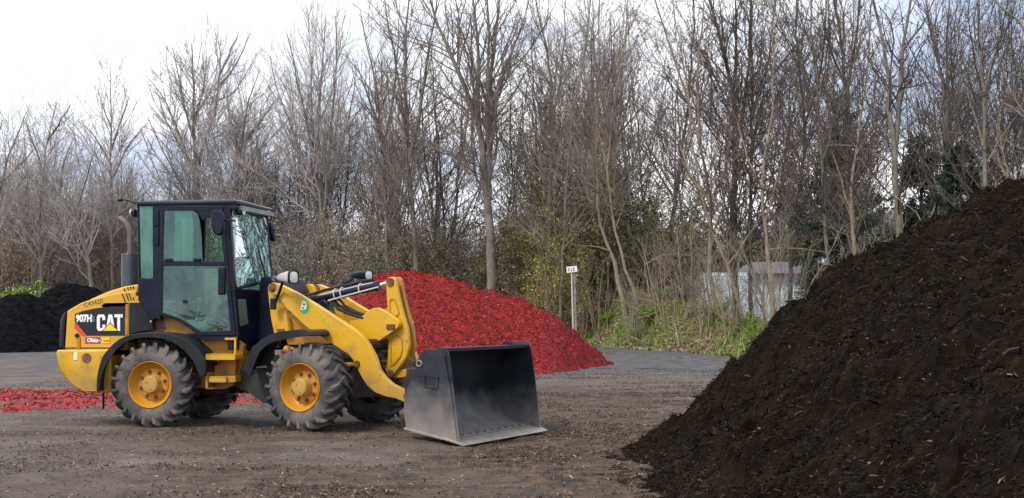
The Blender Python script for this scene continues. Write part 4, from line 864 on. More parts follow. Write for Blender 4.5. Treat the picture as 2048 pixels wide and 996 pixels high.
# counterweight
pts = Rp([(106, 700), (222, 699), (222, 785.5), (180, 785.5), (160, 780), (138, 768), (124, 757), (112, 740), (107, 726), (104.5, 708)], -.74)
def rounded_slab(pts, hw, corner, mat, name, parent, x_round, bevel=.02, fr=None):
    """body whose plan is rounded where x < x_round"""
    m = MB(); lays = []
    xs = [p[0] for p in pts]; xmin = min(xs)
    ys = [(-hw, corner), (-hw+corner*.3, corner*.45), (-hw+corner, 0.0), (hw-corner, 0.0), (hw-corner*.3, corner*.45), (hw, corner)]
    for y, inset in ys:
        L = []
        for x, z in pts:
            k = max(0.0, min(1.0, (x_round-x)/(x_round-xmin)))
            L.append((x+inset*k, y, z))
        lays.append(L)
    from mathutils.geometry import tessellate_polygon
    n = len(pts); V = [p for l in lays for p in l]; F = [(i*n+k, i*n+(k+1) % n, (i+1)*n+(k+1) % n, (i+1)*n+k) for i in range(len(lays)-1) for k in range(n)]
    tri = [tuple(t) for t in tessellate_polygon([[Vector((p[0], p[1], 0)) for p in pts]])]
    F += tri+[tuple(k+(len(lays)-1)*n for k in t) for t in tri]
    return m.raw(V, F).build(name, mat, parent, fr, bevel=bevel)
xr = pts[6][0]+.15
cwt = rounded_slab(pts, .74, .10, m_yel, 'counterweight', ld, xr, .018)
q_ = loc('R', 173, 716, -.745); MB().lathe([(-.748, .055), (-.7415, .055), (-.735, .035), (-.735, .0)], 20, (q_[0], 0, q_[1])).build('recess', m_rust, cwt)
q_ = loc('R', 151, 711.5, -.745); MB().box(q_[0]-.025, q_[0]+.025, -.746, -.738, q_[1]-.05, q_[1]+.04).build('reflector', pm('reflector', (.72, .70, .55), None, rough=.3), cwt)
# tow hook / tail rod hanging at the rear
q_ = loc('R', 207, 785, -.45); MB().tube([(q_[0], -.45, q_[1]+.1), (q_[0], -.45, q_[1]-.17), (q_[0]-.01, -.45, q_[1]-.19)], .014, 8).build('drain_hose', m_blk, ld)
# engine hood, side panels and crown
HW = .62
pts = Rp([(131, 622), (143, 615), (160.3, 606), (183, 598.5), (208, 591.5), (234, 586.5), (249.3, 584.5), (272, 583.3), (271, 591.5), (284.5, 595.6), (299.5, 601), (299.5, 604.6), (295.8, 606.5), (258.3, 606.8), (257.3, 668), (254, 700), (127.5, 700), (126, 695)], -HW)
hood = rounded_slab(pts, HW, .05, m_hood, 'hood', ld, pts[0][0]+.25, .016)
pts = Rp([(176, 606), (178, 599.5), (199, 590), (215.5, 583), (231.8, 577.6), (249.3, 572.6), (277, 568.2), (277, 577.6), (272, 590), (272, 606)], -.50)
MB().prism(pts, -.50, .50).build('hood_crown', m_hood, hood, bevel=.02)
for i, (xa, ya, xb, yb) in enumerate([(248.5, 576.5, 250.5, 583), (255.5, 574.5, 257, 580.5), (261, 573, 262.5, 579.5), (266, 572, 268, 578.5)]):
    a, b_ = loc('R', xa, ya, -.5), loc('R', xb, yb, -.5); MB().prism([(a[0]-.008, a[1]), (a[0]+.008, a[1]), (b_[0]+.008, b_[1]), (b_[0]-.008, b_[1])], -.5035, -.49).build('vent_slot', m_dblack, hood)
for i, (xa, ya, xb, yb) in enumerate([(244.5, 587.5, 251.5, 606), (252.5, 586.5, 257.5, 601), (257.5, 586, 263, 600.5), (266.5, 594.5, 268, 600.5)]):
    a, b_ = loc('R', xa, ya, -HW), loc('R', xb, yb, -HW); MB().prism([(a[0]-.007, a[1]), (a[0]+.007, a[1]), (b_[0]+.007, b_[1]), (b_[0]-.007, b_[1])], -HW-.0035, -HW+.01).build('vent_slot', m_dblack, hood)
# shut line strips of the hood
pts = Rp([(251.2, 608), (256.8, 608), (256, 668), (250.5, 672)], -HW); MB().prism(pts, -HW-.008, -HW+.004).build('shut_line_strip', m_yeld, hood, bevel=.003)
pts = Rp([(126.5, 694.8), (250, 694.8), (250, 697), (126.5, 697)], -HW); MB().prism(pts, -HW-.004, -HW+.004).build('lower_seam', m_dblack, hood)
pts = Rp([(153.5, 672), (161, 675), (160.5, 698), (154.5, 698)], -HW); lt = MB().prism(pts, -HW-.014, -HW-.001).build('latch_plate', m_yeld, hood, bevel=.003)
q_ = loc('R', 155, 671, -HW); MB().lathe([(-HW-.03, 0.001), (-HW-.03, .022), (-HW-.002, .026)], 12, (q_[0], 0, q_[1])).build('latch', m_blk, hood)
# rear grille
pts = Rp([(130.5, 623), (120, 629), (115, 640), (112.5, 690), (114, 695), (126, 697), (127.5, 660)], -.58)
rounded_slab(pts, .58, .07, m_blkp, 'rear_grille', ld, pts[0][0], .012)
# side decal with the lettering
dec = Rp([(149.8, 628), (165, 622.2), (190.4, 616.6), (215.5, 613.5), (250, 612), (250, 671.5), (174, 671.5), (149.6, 643.5)], -HW)
side = MB().prism(dec, -HW-.0025, -HW+.005).build('side_decal', m_dblack, ld)
YD = -HW-.005
def dpoly(name, pts, mat, y0=YD, y1=-HW-.002, parent=side): return MB().prism(Rp(pts, -HW), y0, y1).build(name, mat, parent, smooth=False)
dpoly('red_stripe', [(149.4, 644.6), (173.6, 671.6), (164.3, 671.6), (149.2, 656)], m_red, y1=-HW+.003)
# letters C A T drawn as outlines in a 0..1 box
def glyph(poly, x0, x1, y0, y1): return [(x0+(x1-x0)*u, y1+(y0-y1)*v) for u, v in poly]
GC = [(1, .66), (1, .84), (.86, 1), (.15, 1), (0, .84), (0, .16), (.15, 0), (.86, 0), (1, .16), (1, .38), (.66, .38), (.66, .20), (.60, .17), (.42, .17), (.36, .2), (.36, .80), (.42, .83), (.60, .83), (.66, .8), (.66, .66)]
GA = [(0, 0), (.30, 1), (.70, 1), (1, 0), (.66, 0), (.5, .78), (.34, 0)]
GT = [(0, 1), (1, 1), (1, .82), (.68, .82), (.68, 0), (.34, 0), (.34, .82), (0, .82)]
dpoly('lettering', glyph(GC, 194, 210.8, 629, 661.7), m_white); dpoly('lettering', glyph(GA, 211.6, 230.4, 629, 661.7), m_white); dpoly('lettering', glyph(GT, 229.2, 245.8, 628.6, 661.7), m_white)
dpoly('triangle_outline', [(202.6, 662.6), (238.4, 662.6), (221, 644.6)], m_dblack, y0=YD-.002, y1=YD+.0005)
dpoly('triangle', [(205.4, 661.4), (235.8, 661.4), (221, 647)], m_tri, y0=YD-.0035, y1=YD-.0015)
a, b_ = loc('R', 152.3, 643, -HW), loc('R', 183.5, 629.5, -HW)
text_on('907H', m_white, side, (a[0], YD, a[1]), RX90, (b_[1]-a[1])*1.42, offset=.006, sx=.80)
a2 = loc('R', 183.6, 642.6, -HW); text_on('2', m_lblue, side, (a2[0], YD, a2[1]), RX90, .085, offset=.004, sx=.85)
a, b_ = loc('R', 168.2, 614.5, -HW), loc('R', 208.5, 605, -HW)
ang_ = math.atan2(b_[1]-a[1], b_[0]-a[0]); text_on('C43420', pm('stencil_ink', (.09, .07, .05), None, rough=.8), hood, (a[0], -HW-.002, a[1]), Matrix.Rotation(-ang_, 4, 'Y') @ RX90, .075, sx=1.02, name='fleet_number')
stk = MB().prism(Rp([(170, 674.3), (220.3, 674), (220.3, 687), (170, 687.6)], -HW), -HW-.003, -HW+.004).build('dealer_sticker', pm('sticker_red', (.40, .02, .10), None, rough=.4), ld)
MB().prism(Rp([(201, 675), (219.6, 674.7), (219.6, 686.3), (201, 686.7), (204.5, 681)], -HW), -HW-.0045, -HW-.002).build('sticker_patch', m_tri, stk, smooth=False)
a = loc('R', 174.2, 683.8, -HW); text_on('Ohio', m_white, stk, (a[0], -HW-.005, a[1]), RX90, .062, offset=.003, sx=1.1)
a = loc('R', 198.5, 683, -HW); MB().lathe([(-HW-.0065, .0), (-HW-.0065, .022), (-HW-.004, .022)], 16, (a[0]+.01, 0, a[1]+.015)).build('sticker_dot', m_dblack, stk)
text_on('CAT', m_white, stk, (a[0]-.012, -HW-.0075, a[1]+.003), RX90, .026, offset=.001, sx=.8)
a = loc('R', 207, 683, -HW); text_on('Rental', m_red, stk, (a[0], -HW-.0065, a[1]), RX90, .036, offset=.001, sx=.78)
# dark engine side panel next to the decal
MB().prism(Rp([(258.6, 608.2), (300.5, 608.2), (306, 659), (280, 663.5), (262, 667.5), (258.6, 667.5)], -.61), -.614, -.3).build('engine_side_panel', m_blkp, ld, bevel=.008)
q_ = loc('R', 302, 642.5, -.62); MB().lathe([(-.63, .001), (-.63, .012), (-.61, .014)], 12, (q_[0], 0, q_[1])).build('panel_bolt', m_alu, ld)
MB().box(-.45, .2, -.42, .42, .9, 1.42).build('engine_bay', m_under, ld)
# yellow frame body under the cab
pts = Rp([(276, 672), (280, 650), (300, 637), (321, 633), (345, 637), (362, 645), (383, 659), (400, 674), (415, 678), (478, 678), (487, 690), (483, 735), (478, 772), (415, 776), (400, 776), (300, 776), (276, 740)], -.52)
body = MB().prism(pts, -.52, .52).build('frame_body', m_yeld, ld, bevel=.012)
for x, y in [(380, 669), (399, 681), (411.5, 681), (329, 656.5), (463, 686)]:
    q_ = loc('R', x, y, -.53); MB().lathe([(-.5235, .0), (-.5235, .015), (-.518, .015)], 10, (q_[0], 0, q_[1])).build('bolt_hole', m_dblack, body)
# rear fenders
def arch(outer, inner, fr, y0, y1, nm, mat, flip=False, parent=ld):
    A, B = (Rp if fr == 'R' else Fp)(outer, y0), (Rp if fr == 'R' else Fp)(inner, y0)
    def rs(P, n=30):
        P = np.array(P); s = np.concatenate([[0], np.cumsum(np.hypot(*np.diff(P, axis=0).T))]); t = np.linspace(0, s[-1], n)
        return np.stack([np.interp(t, s, P[:, 0]), np.interp(t, s, P[:, 1])], -1)
    A, B = rs(A), rs(B); m = MB(); c = A.mean(0)
    for sgn in ((1,) if not flip else (-1,)):
        V = []; F = []; n = len(A); th = .02
        D = B-A; D = D/np.maximum(np.linalg.norm(D, axis=1, keepdims=True), 1e-6)
        rows = []
        for P, y in ((B, y0), (A, y0+.0*sgn), (A, y1), (A+D*th, y1), (A+D*th, y0+th), (B, y0+th)):
            rows.append([(p[0], y*sgn, p[1]) for p in P])
        R_ = len(rows)
        for r_ in rows: V += r_
        for i in range(R_):
            j = (i+1) % R_
            F += [(i*n+k, i*n+k+1, j*n+k+1, j*n+k) for k in range(n-1)]
        F += [tuple(i*n for i in range(R_)), tuple(i*n+n-1 for i in range(R_))]
        m.raw(V, F)
    return m.build(nm, mat, parent, 'F' if fr == 'F' else None, bevel=.006)
RO = [(193, 783), (192.6, 770), (193.4, 756), (196, 741), (200.4, 724), (206, 711), (214.5, 700), (225, 688), (238.6, 678), (251, 672), (264.7, 668), (290.8, 665), (317, 665), (343, 668), (371, 679), (391, 694), (405, 710), (411, 726), (412, 740), (410, 752)]
RI = [(199, 783), (199.8, 770), (202.5, 756), (208, 738), (214.5, 724), (224, 710), (234.6, 698), (245, 689), (256.7, 682), (268, 678), (280.8, 676), (306.9, 675), (331, 679), (351, 688), (371, 703), (385, 721), (391, 733), (395, 744), (397, 750), (398, 752)]
arch(RO, RI, 'R', -.89, -.46, 'fender', m_fend); arch(RO, RI, 'R', -.89, -.46, 'fender', m_fend, flip=True)
# rear wheel well liner
MB().box(-.62, -.50, -.46, .46, .42, 1.0).build('wheel_well_liner', m_under, ld)
# steps
def step(pts, ybar, nm='step'):
    a = Rp(pts, -.84); x0, x1 = a[0][0], a[1][0]; z1, z0 = a[0][1], a[2][1]
    m = MB().box(x0, x1, -.84, -.56, z0, z1)
    for k in range(12):
        xx = x0+(x1-x0)*(k+.5)/12; m.box(xx-.008, xx+.008, -.84, -.60, z1, z1+.012)
    return m.build(nm, m_yel, ld, bevel=.005)
step([(411, 710), (470, 710), (470, 720)], -.8); step([(417, 755), (452, 755), (452, 765)], -.8)
m = MB(); m.prism(Rp([(411, 734), (430, 732), (470, 712), (474, 720), (469, 770), (450, 778), (412, 778)], -.60), -.62, -.58); m.build('step_bracket', m_yeld, ld, bevel=.006)
m = MB(); m.prism(Rp([(411, 736), (414, 736), (416, 776), (411, 776)], -.84), -.84, -.62); m.build('step_side', m_yeld, ld, bevel=.004)
MB().prism(Rp([(452, 753), (470, 752), (472, 764), (452, 766)], -.8), -.80, -.6).build('step_cleat', m_yeld, ld, bevel=.004)
a, b_, c_ = loc('R', 451, 677.5, -.72), loc('R', 473.5, 677.5, -.72), loc('R', 474, 716, -.72)
MB().box(a[0], b_[0], -.745, -.70, a[1]-.012, a[1]+.012).box(b_[0]-.022, b_[0], -.745, -.72, c_[1], a[1]-.012).build('step_handle', m_yel, ld, bevel=.003)
# ---- cab
CY = .64
cab = MB(); Z0 = loc('R', 300, 676, -CY)[1]
ZT = loc('R', 300, 404, -CY)[1]
def both(mb, pts, y0, y1):
    P = Rp(pts, y0); mb.prism(P, y0, y1); mb.prism(P, -y1, -y0); return mb
cabf = MB()
both(cabf, [(305.3, 408), (322, 408), (321, 640), (306, 636)], -CY, -CY+.07)             # B pillar
both(cabf, [(273.5, 408), (276.5, 408), (280, 560), (278, 560)], -CY, -CY+.05)              # rear corner
both(cabf, [(275, 404), (470, 404.5), (474, 414), (472, 419), (275, 411)], -CY, -CY+.08)    # top rail
both(cabf, [(446, 412), (459, 412), (465.5, 520), (477.5, 672), (463, 672), (451, 520)], -CY, -CY+.07)    # A pillar
both(cabf, [(276, 556.5), (308, 556.5), (308, 641), (300.5, 640), (276, 600)], -CY, -CY+.06)
both(cabf, [(399, 671.6), (477, 671), (476, 679), (400, 680)], -CY, -CY+.1)
# floor, rear wall lower, cross rails
xr0, xr1 = loc('R', 276, 500, -CY)[0], loc('R', 462, 500, -CY)[0]; xa = loc('R', 470, 672, -CY)[0]
cabf.box(xr0+.02, xa, -CY+.10, CY-.10, Z0-.02, Z0+.05); cabf.box(xr0, xr0+.05, -CY+.08, CY-.08, 1.0, 1.72); cabf.box(xr0, xr0+.04, -CY+.08, CY-.08, ZT-.10, ZT-.02)
cabo = cabf.build('cab_frame', m_blk, ld, bevel=.008)
# roof with visor
xf = loc('R', 473, 404, -CY)[0]
xrf = loc('R', 537, 425, .5)[0]
def roofloop(z, g): return [(xr0-.02+g, -CY-.01+g, z), (xf-g, -CY-.01+g, z), (xf+.03-g, -.50+g, z), (xrf-g, .50-g, z), (xf-g, CY+.01-g, z), (xr0-.02+g, CY+.01-g, z)]
MB().loft([roofloop(ZT-.045, .015), roofloop(ZT-.035, 0), roofloop(ZT-.002, 0), roofloop(ZT+.018, .035), roofloop(ZT+.028, .12)]).build('roof', m_blk, cabo, bevel=.006)
# door: frame with two openings (near side), mirrored on the far side
def door(sgn):
    m = MB(); y0, y1 = -CY-.012, -CY+.03
    outer = [(319, 411), (444, 412), (456, 530), (471.5, 670.5), (399, 671.5), (380, 655.6), (360, 643.6), (340, 634.5), (318.5, 631)]
    inner = [(326.8, 421), (436, 421), (449, 530), (461, 661), (401, 662.5), (386, 653.6), (374, 645.6), (358, 636.5), (322.5, 624.5)]
    O_, I_ = Rp(outer, y0), Rp(inner, y0); n = len(outer); V = []; F = []
    for P, y in ((O_, y0), (I_, y0), (I_, y1), (O_, y1)): V += [(p[0], y*sgn, p[1]) for p in P]
    for i in range(4):
        j = (i+1) % 4; F += [(i*n+k, i*n+(k+1) % n, j*n+(k+1) % n, j*n+k) for k in range(n)]
    m.raw(V, F)
    for pl in ([(322, 522), (449, 523), (449.5, 532), (322, 531)], [(388, 420.5), (437, 420.5), (437.5, 434), (420, 434.5), (409, 437), (403.5, 442), (400, 430), (395, 424)]):
        P = Rp(pl, y0); m.prism(P, (y0+.002)*sgn, (y1-.002)*sgn)
    d = m.build('door', m_blk, cabo, bevel=.004 if sgn > 0 else 0)
    return d
d1 = door(1); d2 = door(-1)
def pane(nm, pts, mat, y, parent=cabo, sides=(1, -1), th=.004):
    P = Rp(pts, -abs(y)); o_ = None
    for s in sides:
        o_ = MB().prism(P, -abs(y)*s, (-abs(y)+th)*s).build(nm, mat, ld, smooth=False)
    return o_
pane('door_glass', [(323, 532), (449, 532), (461, 661), (401, 661.5), (386, 653), (374, 645), (358, 636), (323, 624)], m_glassl, CY-.008)
pane('window_glass', [(327, 421), (386, 421), (395, 428), (399, 440), (403, 470), (405, 521.5), (327, 521.5)], m_glassl, CY-.006)
pane('quarter_glass', [(276.8, 409), (305.3, 410), (305.8, 556), (279.8, 556)], m_glassg, CY-.02)
pane('sliding_glass', [(350, 421), (384, 421), (385, 521.5), (350, 521.5)], m_glassg, CY-.03, sides=(1,))
# rear window
MB().box(xr0+.015, xr0+.02, -CY+.07, CY-.07, 1.72, ZT-.10).build('rear_glass', m_glassl, ld, smooth=False)
# windscreen: front pane and two angled corner panes, tapering downwards
At, Ab = loc('R', 458, 416, -.60), loc('R', 469.5, 577, -.60); Lt, Lb = loc('R', 474, 414, -.50), loc('R', 512.5, 566, -.28)
def quadpane(nm, P, mat, th=.004):
    P = [Vector(p) for p in P]; nrm = (P[1]-P[0]).cross(P[3]-P[0]).normalized()*th
    V = P+[p+nrm for p in P]; return MB().raw(V, [(0, 1, 2, 3), (7, 6, 5, 4), (0, 4, 5, 1), (1, 5, 6, 2), (2, 6, 7, 3), (3, 7, 4, 0)]).build(nm, mat, ld, smooth=False)
quadpane('windscreen', [(Lb[0], -.28, Lb[1]), (Lb[0], .28, Lb[1]), (Lt[0], .50, Lt[1]), (Lt[0], -.50, Lt[1])], m_glassw)
for s in (1, -1):
    quadpane('corner_glass', [(Ab[0], -.61*s, Ab[1]), (Lb[0], -.282*s, Lb[1]), (Lt[0], -.502*s, Lt[1]), (At[0], -.61*s, At[1])], m_glassw)
m = MB(); m.tube([(Lt[0], .505, Lt[1]), (Lb[0], .285, Lb[1])], .018, 6); m.tube([(Lb[0], -.285, Lb[1]), (Lb[0], .285, Lb[1])], .02, 6); m.tube([(Ab[0], -.60, Ab[1]), (Lb[0], -.285, Lb[1]-.01)], .02, 6); m.tube([(Ab[0], .60, Ab[1]), (Lb[0], .285, Lb[1]-.01)], .02, 6)
m.tube([(Lt[0], -.505, Lt[1]), (Lb[0], -.285, Lb[1])], .005, 6)
m.build('windscreen_frame', m_blk, cabo)
# wiper
wp = MB().tube([(Lb[0]+.03, .02, Lb[1]+.02), (Lt[0]+.11, -.10, (Lb[1]+Lt[1])/2)], .009, 6).build('wiper', m_blk, cabo)
# lower front of the cab
zb = loc('R', 480, 700, -CY)[1]; xA = Ab[0]-.03; zt_ = Ab[1]
lo_ = [(xA-.05, -.61), (xA+.02, -.61), (Lb[0]+.0, -.29), (Lb[0]+.0, .29), (xA+.02, .61), (xA-.05, .61)]
MB().loft([[(x, y, zb) for x, y in lo_], [(x, y, zt_-.005) for x, y in lo_]]).build('cab_lower_front', m_blk, cabo, bevel=.012)
# its little foot window (near side, in the angled panel)
e0, e1 = Vector((xA+.02, -.61, 0)), Vector((Lb[0], -.29, 0)); nn = Vector((e1.y-e0.y, -(e1.x-e0.x), 0)).normalized(); nn = nn if nn.y < 0 else -nn
w0 = e0+(e1-e0)*.10+nn*.004; w1 = e0+(e1-e0)*.52+nn*.004; w2 = e0+(e1-e0)*.26+nn*.004
zz0, zz1 = loc('R', 486, 653, -.6)[1], loc('R', 486, 598, -.6)[1]
for pr_ in (1,):
    V = [(w2.x, w2.y, zz0), (w1.x+(e1-e0).x*.12, w1.y+(e1-e0).y*.12, zz0+.03), (w1.x, w1.y, zz1), (w0.x, w0.y, zz1)]; V2 = [(a_+nn.x*.006, b2+nn.y*.006, c2) for a_, b2, c2 in V]
    MB().raw(V+V2, [(0, 1, 2, 3), (7, 6, 5, 4), (0, 4, 5, 1), (1, 5, 6, 2), (2, 6, 7, 3), (3, 7, 4, 0)]).build('foot_window', pm('foot_glass', (.10, .14, .12), (.17, .21, .17), 5, .1), ld, smooth=False)
# interior
m = MB(); sx = .30
m.prism([(sx-.28, 1.02), (sx+.25, 1.02), (sx+.27, 1.10), (sx+.2, 1.16), (sx-.18, 1.14), (sx-.30, 1.62), (sx-.36, 1.84), (sx-.44, 1.86), (sx-.42, 1.6), (sx-.36, 1.1)], -.24, .24)
m.build('operator_seat', m_seat, ld, bevel=.03)
MB().prism([(sx+.42, .78), (sx+.62, .78), (sx+.50, 1.38), (sx+.44, 1.42), (sx+.38, 1.36)], -.06, .06).build('steering_column', m_int, ld, bevel=.01)
m = MB(); cpt = Vector((sx+.36, 0, 1.44)); ax = Vector((-.45, 0, .9)).normalized(); u_ = ax.orthogonal().normalized(); v_ = ax.cross(u_)
m.tube([cpt+(u_*math.cos(t)+v_*math.sin(t))*.19 for t in np.linspace(0, 2*math.pi, 25)], .016, 8, caps=False); m.tube([cpt-u_*.19, cpt+u_*.19], .014, 6); m.tube([cpt-v_*.19, cpt+v_*.19], .014, 6)
m.build('steering_wheel', m_seat, ld)
m = MB(); m.box(sx-.30, sx+.22, -.50, -.28, .80, 1.22); m.tube([(sx+.05, -.40, 1.2), (sx+.10, -.42, 1.42)], .015, 8); m.tube([(sx+.10, -.42, 1.42), (sx+.105, -.42, 1.48)], .028, 8)
m.build('control_console', m_int, ld, bevel=.012)
MB().box(xr0+.06, xr0+.30, -.52, .52, .80, 1.45).build('rear_shelf', m_int, ld, bevel=.02)
MB().box(xr0+.05, xr1+.1, -CY+.09, CY-.09, ZT-.10, ZT-.05).build('headliner', m_int, ld)
a, b_ = loc('R', 405, 467, -CY+.05), loc('R', 407, 512, -CY+.05)
MB().tube([(a[0], CY-.1, a[1]+.02), (a[0]+.05, CY-.12, a[1]-.04), (a[0]+.07, CY-.12, (a[1]+b_[1])/2), (a[0]+.06, CY-.12, b_[1]+.04), (a[0]+.02, CY-.1, b_[1])], .014, 8).build('grab_handle', m_blk, ld)
# door handle, latch dot, window clamps
q_ = loc('R', 370, 603, -CY); MB().lathe([(-CY-.02, .001), (-CY-.02, .022), (-CY+.01, .024)], 12, (q_[0], 0, q_[1])).build('door_knob', m_blk, d1)
q_ = loc('R', 446, 555, -CY); MB().box(q_[0]-.05, q_[0]+.03, -CY-.03, -CY+.02, q_[1]-.20, q_[1]+.12).build('door_latch', m_blk, d1, bevel=.015)
for x in (338, 395): q_ = loc('R', x, 519.5, -CY); MB().box(q_[0]-.045, q_[0]+.045, -CY-.022, -CY+.01, q_[1]-.018, q_[1]+.018).build('window_clamp', m_blk, d1, bevel=.012)
for y in (443, 480): q_ = loc('R', 313.5, y, -CY); MB().box(q_[0]-.028, q_[0]+.028, -CY-.02, -CY+.01, q_[1]-.06, q_[1]+.14).build('hinge_cover', m_blk, d1, bevel=.006)
# mirrors
def mirror(sgn, pl, y):
    P = Rp(pl, -abs(y)) if sgn < 0 else [loc('R', x_, y_, abs(y)) for x_, y_ in pl]
    return P
P = Rp([(427, 421), (443, 421), (448, 427), (449.5, 455), (447, 468), (438, 472), (430, 468), (426, 458), (423, 442), (423.5, 427)], -.86)
mr = MB().prism(P, -.90, -.82).build('mirror', m_blk, ld, bevel=.02)
a, b_ = loc('R', 446, 440, -.86), loc('R', 470, 442, -.62); MB().tube([(a[0]-.06, -.84, a[1]), (a[0]+.06, -.82, a[1]), (b_[0], -.62, b_[1])], .011, 8).build('mirror_arm', m_blk, mr)
P = [loc('R', x_, y_, .86) for x_, y_ in [(539, 443), (544, 443), (549, 462), (552, 481), (546, 484), (541, 480), (539, 462)]]
mr = MB().prism(P, .80, .90).build('mirror', m_blk, ld, bevel=.015)
a, b_ = loc('R', 541, 458, .86), loc('R', 558, 460, .86); c_ = loc('R', 530, 440, .6); MB().tube([(c_[0], .6, c_[1]), (a[0], .86, a[1]), (b_[0], .86, b_[1])], .013, 8).build('mirror_arm', m_blk, mr)
P = [loc('R', x_, y_, .55) for x_, y_ in [(526, 443), (533, 441), (541, 470), (544, 485), (538, 486), (532, 470)]]
# roof lamps
def roof_lamp(pts, y, w_, lens_dx):
    P = [loc('R', x_, y_, y) for x_, y_ in pts]; o_ = MB().prism(P, y-w_/2, y+w_/2).build('work_lamp', m_blk, ld, bevel=.02)
    xm = max(p[0] for p in P) if lens_dx > 0 else min(p[0] for p in P); zs = [p[1] for p in P]; zc_ = (max(zs)+min(zs))/2
    MB().lathe([(0, .001), (0, w_*.42), (.008, w_*.42), (.008, .001)], 20).build('lens', m_lens, o_)
    l = o_.children[0]; l.location = (xm+lens_dx*.006, y, zc_); l.rotation_euler = (0, 0, -math.pi/2)
roof_lamp([(473, 413), (485, 413), (486, 430), (477, 430), (473, 422)], -.48, .12, 1)
roof_lamp([(522, 419), (535, 421), (536, 440), (527, 439), (522, 430)], .50, .12, 1)
roof_lamp([(264, 423), (273, 417), (275, 434), (268, 435)], -.50, .12, -1)
q_ = loc('R', 275, 407, -.55); e_ = loc('R', 240, 399, -.55); f_ = loc('R', 256, 400, -.55)
MB().tube([(q_[0]+.02, -.55, q_[1]), (f_[0]+.03, -.55, f_[1]-.01), (f_[0]-.02, -.55, f_[1]+.005), (e_[0], -.55, e_[1]+.01)], [.013, .013, .013, .010], 8).tube([(e_[0]-.03, -.55, e_[1]-.015), (e_[0]-.015, -.55, e_[1]), (e_[0]+.02, -.55, e_[1]), (e_[0]+.035, -.55, e_[1]-.01)], [.01, .026, .026, .01], 8).build('rear_antenna', m_blk, ld)
# exhaust
m = MB(); a, b_ = loc('R', 260, 507, 0), loc('R', 260, 585, 0); rr = .100
m.tube([(a[0], 0, b_[1]), (a[0], 0, a[1]-.01), (a[0], 0, a[1])], [rr, rr, rr-.006], 28)
ex = m.build('muffler', pm('muffler_grey', (.018, .024, .042), (.045, .055, .085), 3, .38, .05, 40), ld)
pa = [loc('R', x_, y_, 0) for x_, y_ in [(261, 508), (261, 475), (260, 462), (254, 450), (246, 441), (239, 435.5)]]
MB().tube([(x_, 0, z_) for x_, z_ in pa], [.036, .036, .036, .036, .036, .037], 16).build('exhaust_pipe', pm('exhaust_steel', (.10, .095, .10), (.20, .185, .19), 6, .5, .1, 40, metal=.5), ex)
# ---------------------------------------------------------------- front frame parts
# loader tower posts
tw = [(534, 583), (536, 570), (543, 565), (552, 568), (557, 578), (560, 592), (567.9, 606.8), (571.5, 632), (577, 666), (547, 670), (540, 636), (537, 610)]
for s in (1, -1):
    P = Fp(tw, -.40); o_ = MB().prism(P, -.385*s, -.32*s).build('tower_post', m_yel, ld, 'F', bevel=.006)
    q_ = loc('F', 545, 576, -.47); MB().lathe([(-.49*s, .001), (-.49*s, .028), (-.472*s, .030), (-.472*s, .055), (-.39*s, .058)], 24, (q_[0], 0, q_[1])).build('pivot_pin', m_rust, o_)
    q_ = loc('F', 561.5, 661, -.39); MB().box(q_[0]-.05, q_[0]+.05, *sorted((-.40*s, -.38*s)), q_[1]-.028, q_[1]+.02).build('stop_block', m_rust, o_, bevel=.008)
# cross web between posts (dark)
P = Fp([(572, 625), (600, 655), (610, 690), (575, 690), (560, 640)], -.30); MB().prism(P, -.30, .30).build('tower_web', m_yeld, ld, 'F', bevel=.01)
P = [loc('F', x_, y_, -.30) for x_, y_ in [(516, 560), (524, 551.5), (540, 553), (549, 557), (556, 569), (562, 600), (560, 700), (512, 700)]]
MB().prism(P, -.29, .29).build('tower_cover', m_blk, ld, 'F', bevel=.03)
# lift arms
arm = [(545, 565.5), (553, 566.5), (567, 572.4), (598.6, 588.7), (636.6, 612.2), (665.5, 630.3), (687, 644.8), (714, 662.9), (727, 675.5), (738, 691.5), (749.8, 714), (757.4, 739), (768.9, 754.5), (784, 768), (803, 777.4), (818, 783), (822, 792), (818, 806), (806, 804), (789.8, 796.5), (768.9, 792.7), (749.8, 785), (734.5, 771.7), (723, 754.5), (715.4, 739), (706.8, 722), (696.3, 708.7), (677, 696), (654.3, 682), (631.5, 666.7), (618.5, 658), (604, 646.6), (586, 628.5), (571.5, 615.8), (561, 600), (556, 590), (548, 588.5), (538, 585), (535, 577), (538, 568.5)]
armo = {}
for s in (1, -1):
    P = Fp(arm, -.47); armo[s] = MB().prism(P, -.47*s, -.40*s).build('lift_arm', m_yel, ld, 'F', bevel=.007)
    q_ = loc('F', 714, 727.5, -.475); MB().lathe([(-.495*s, .001), (-.495*s, .034), (-.46*s, .038)], 20, (q_[0], 0, q_[1])).build('arm_pin', m_rust, armo[s])
    q_ = loc('F', 812, 792, -.475); MB().lathe([(-.485*s, .001), (-.485*s, .03), (-.46*s, .032)], 16, (q_[0], 0, q_[1])).build('arm_pin', m_rust, armo[s])
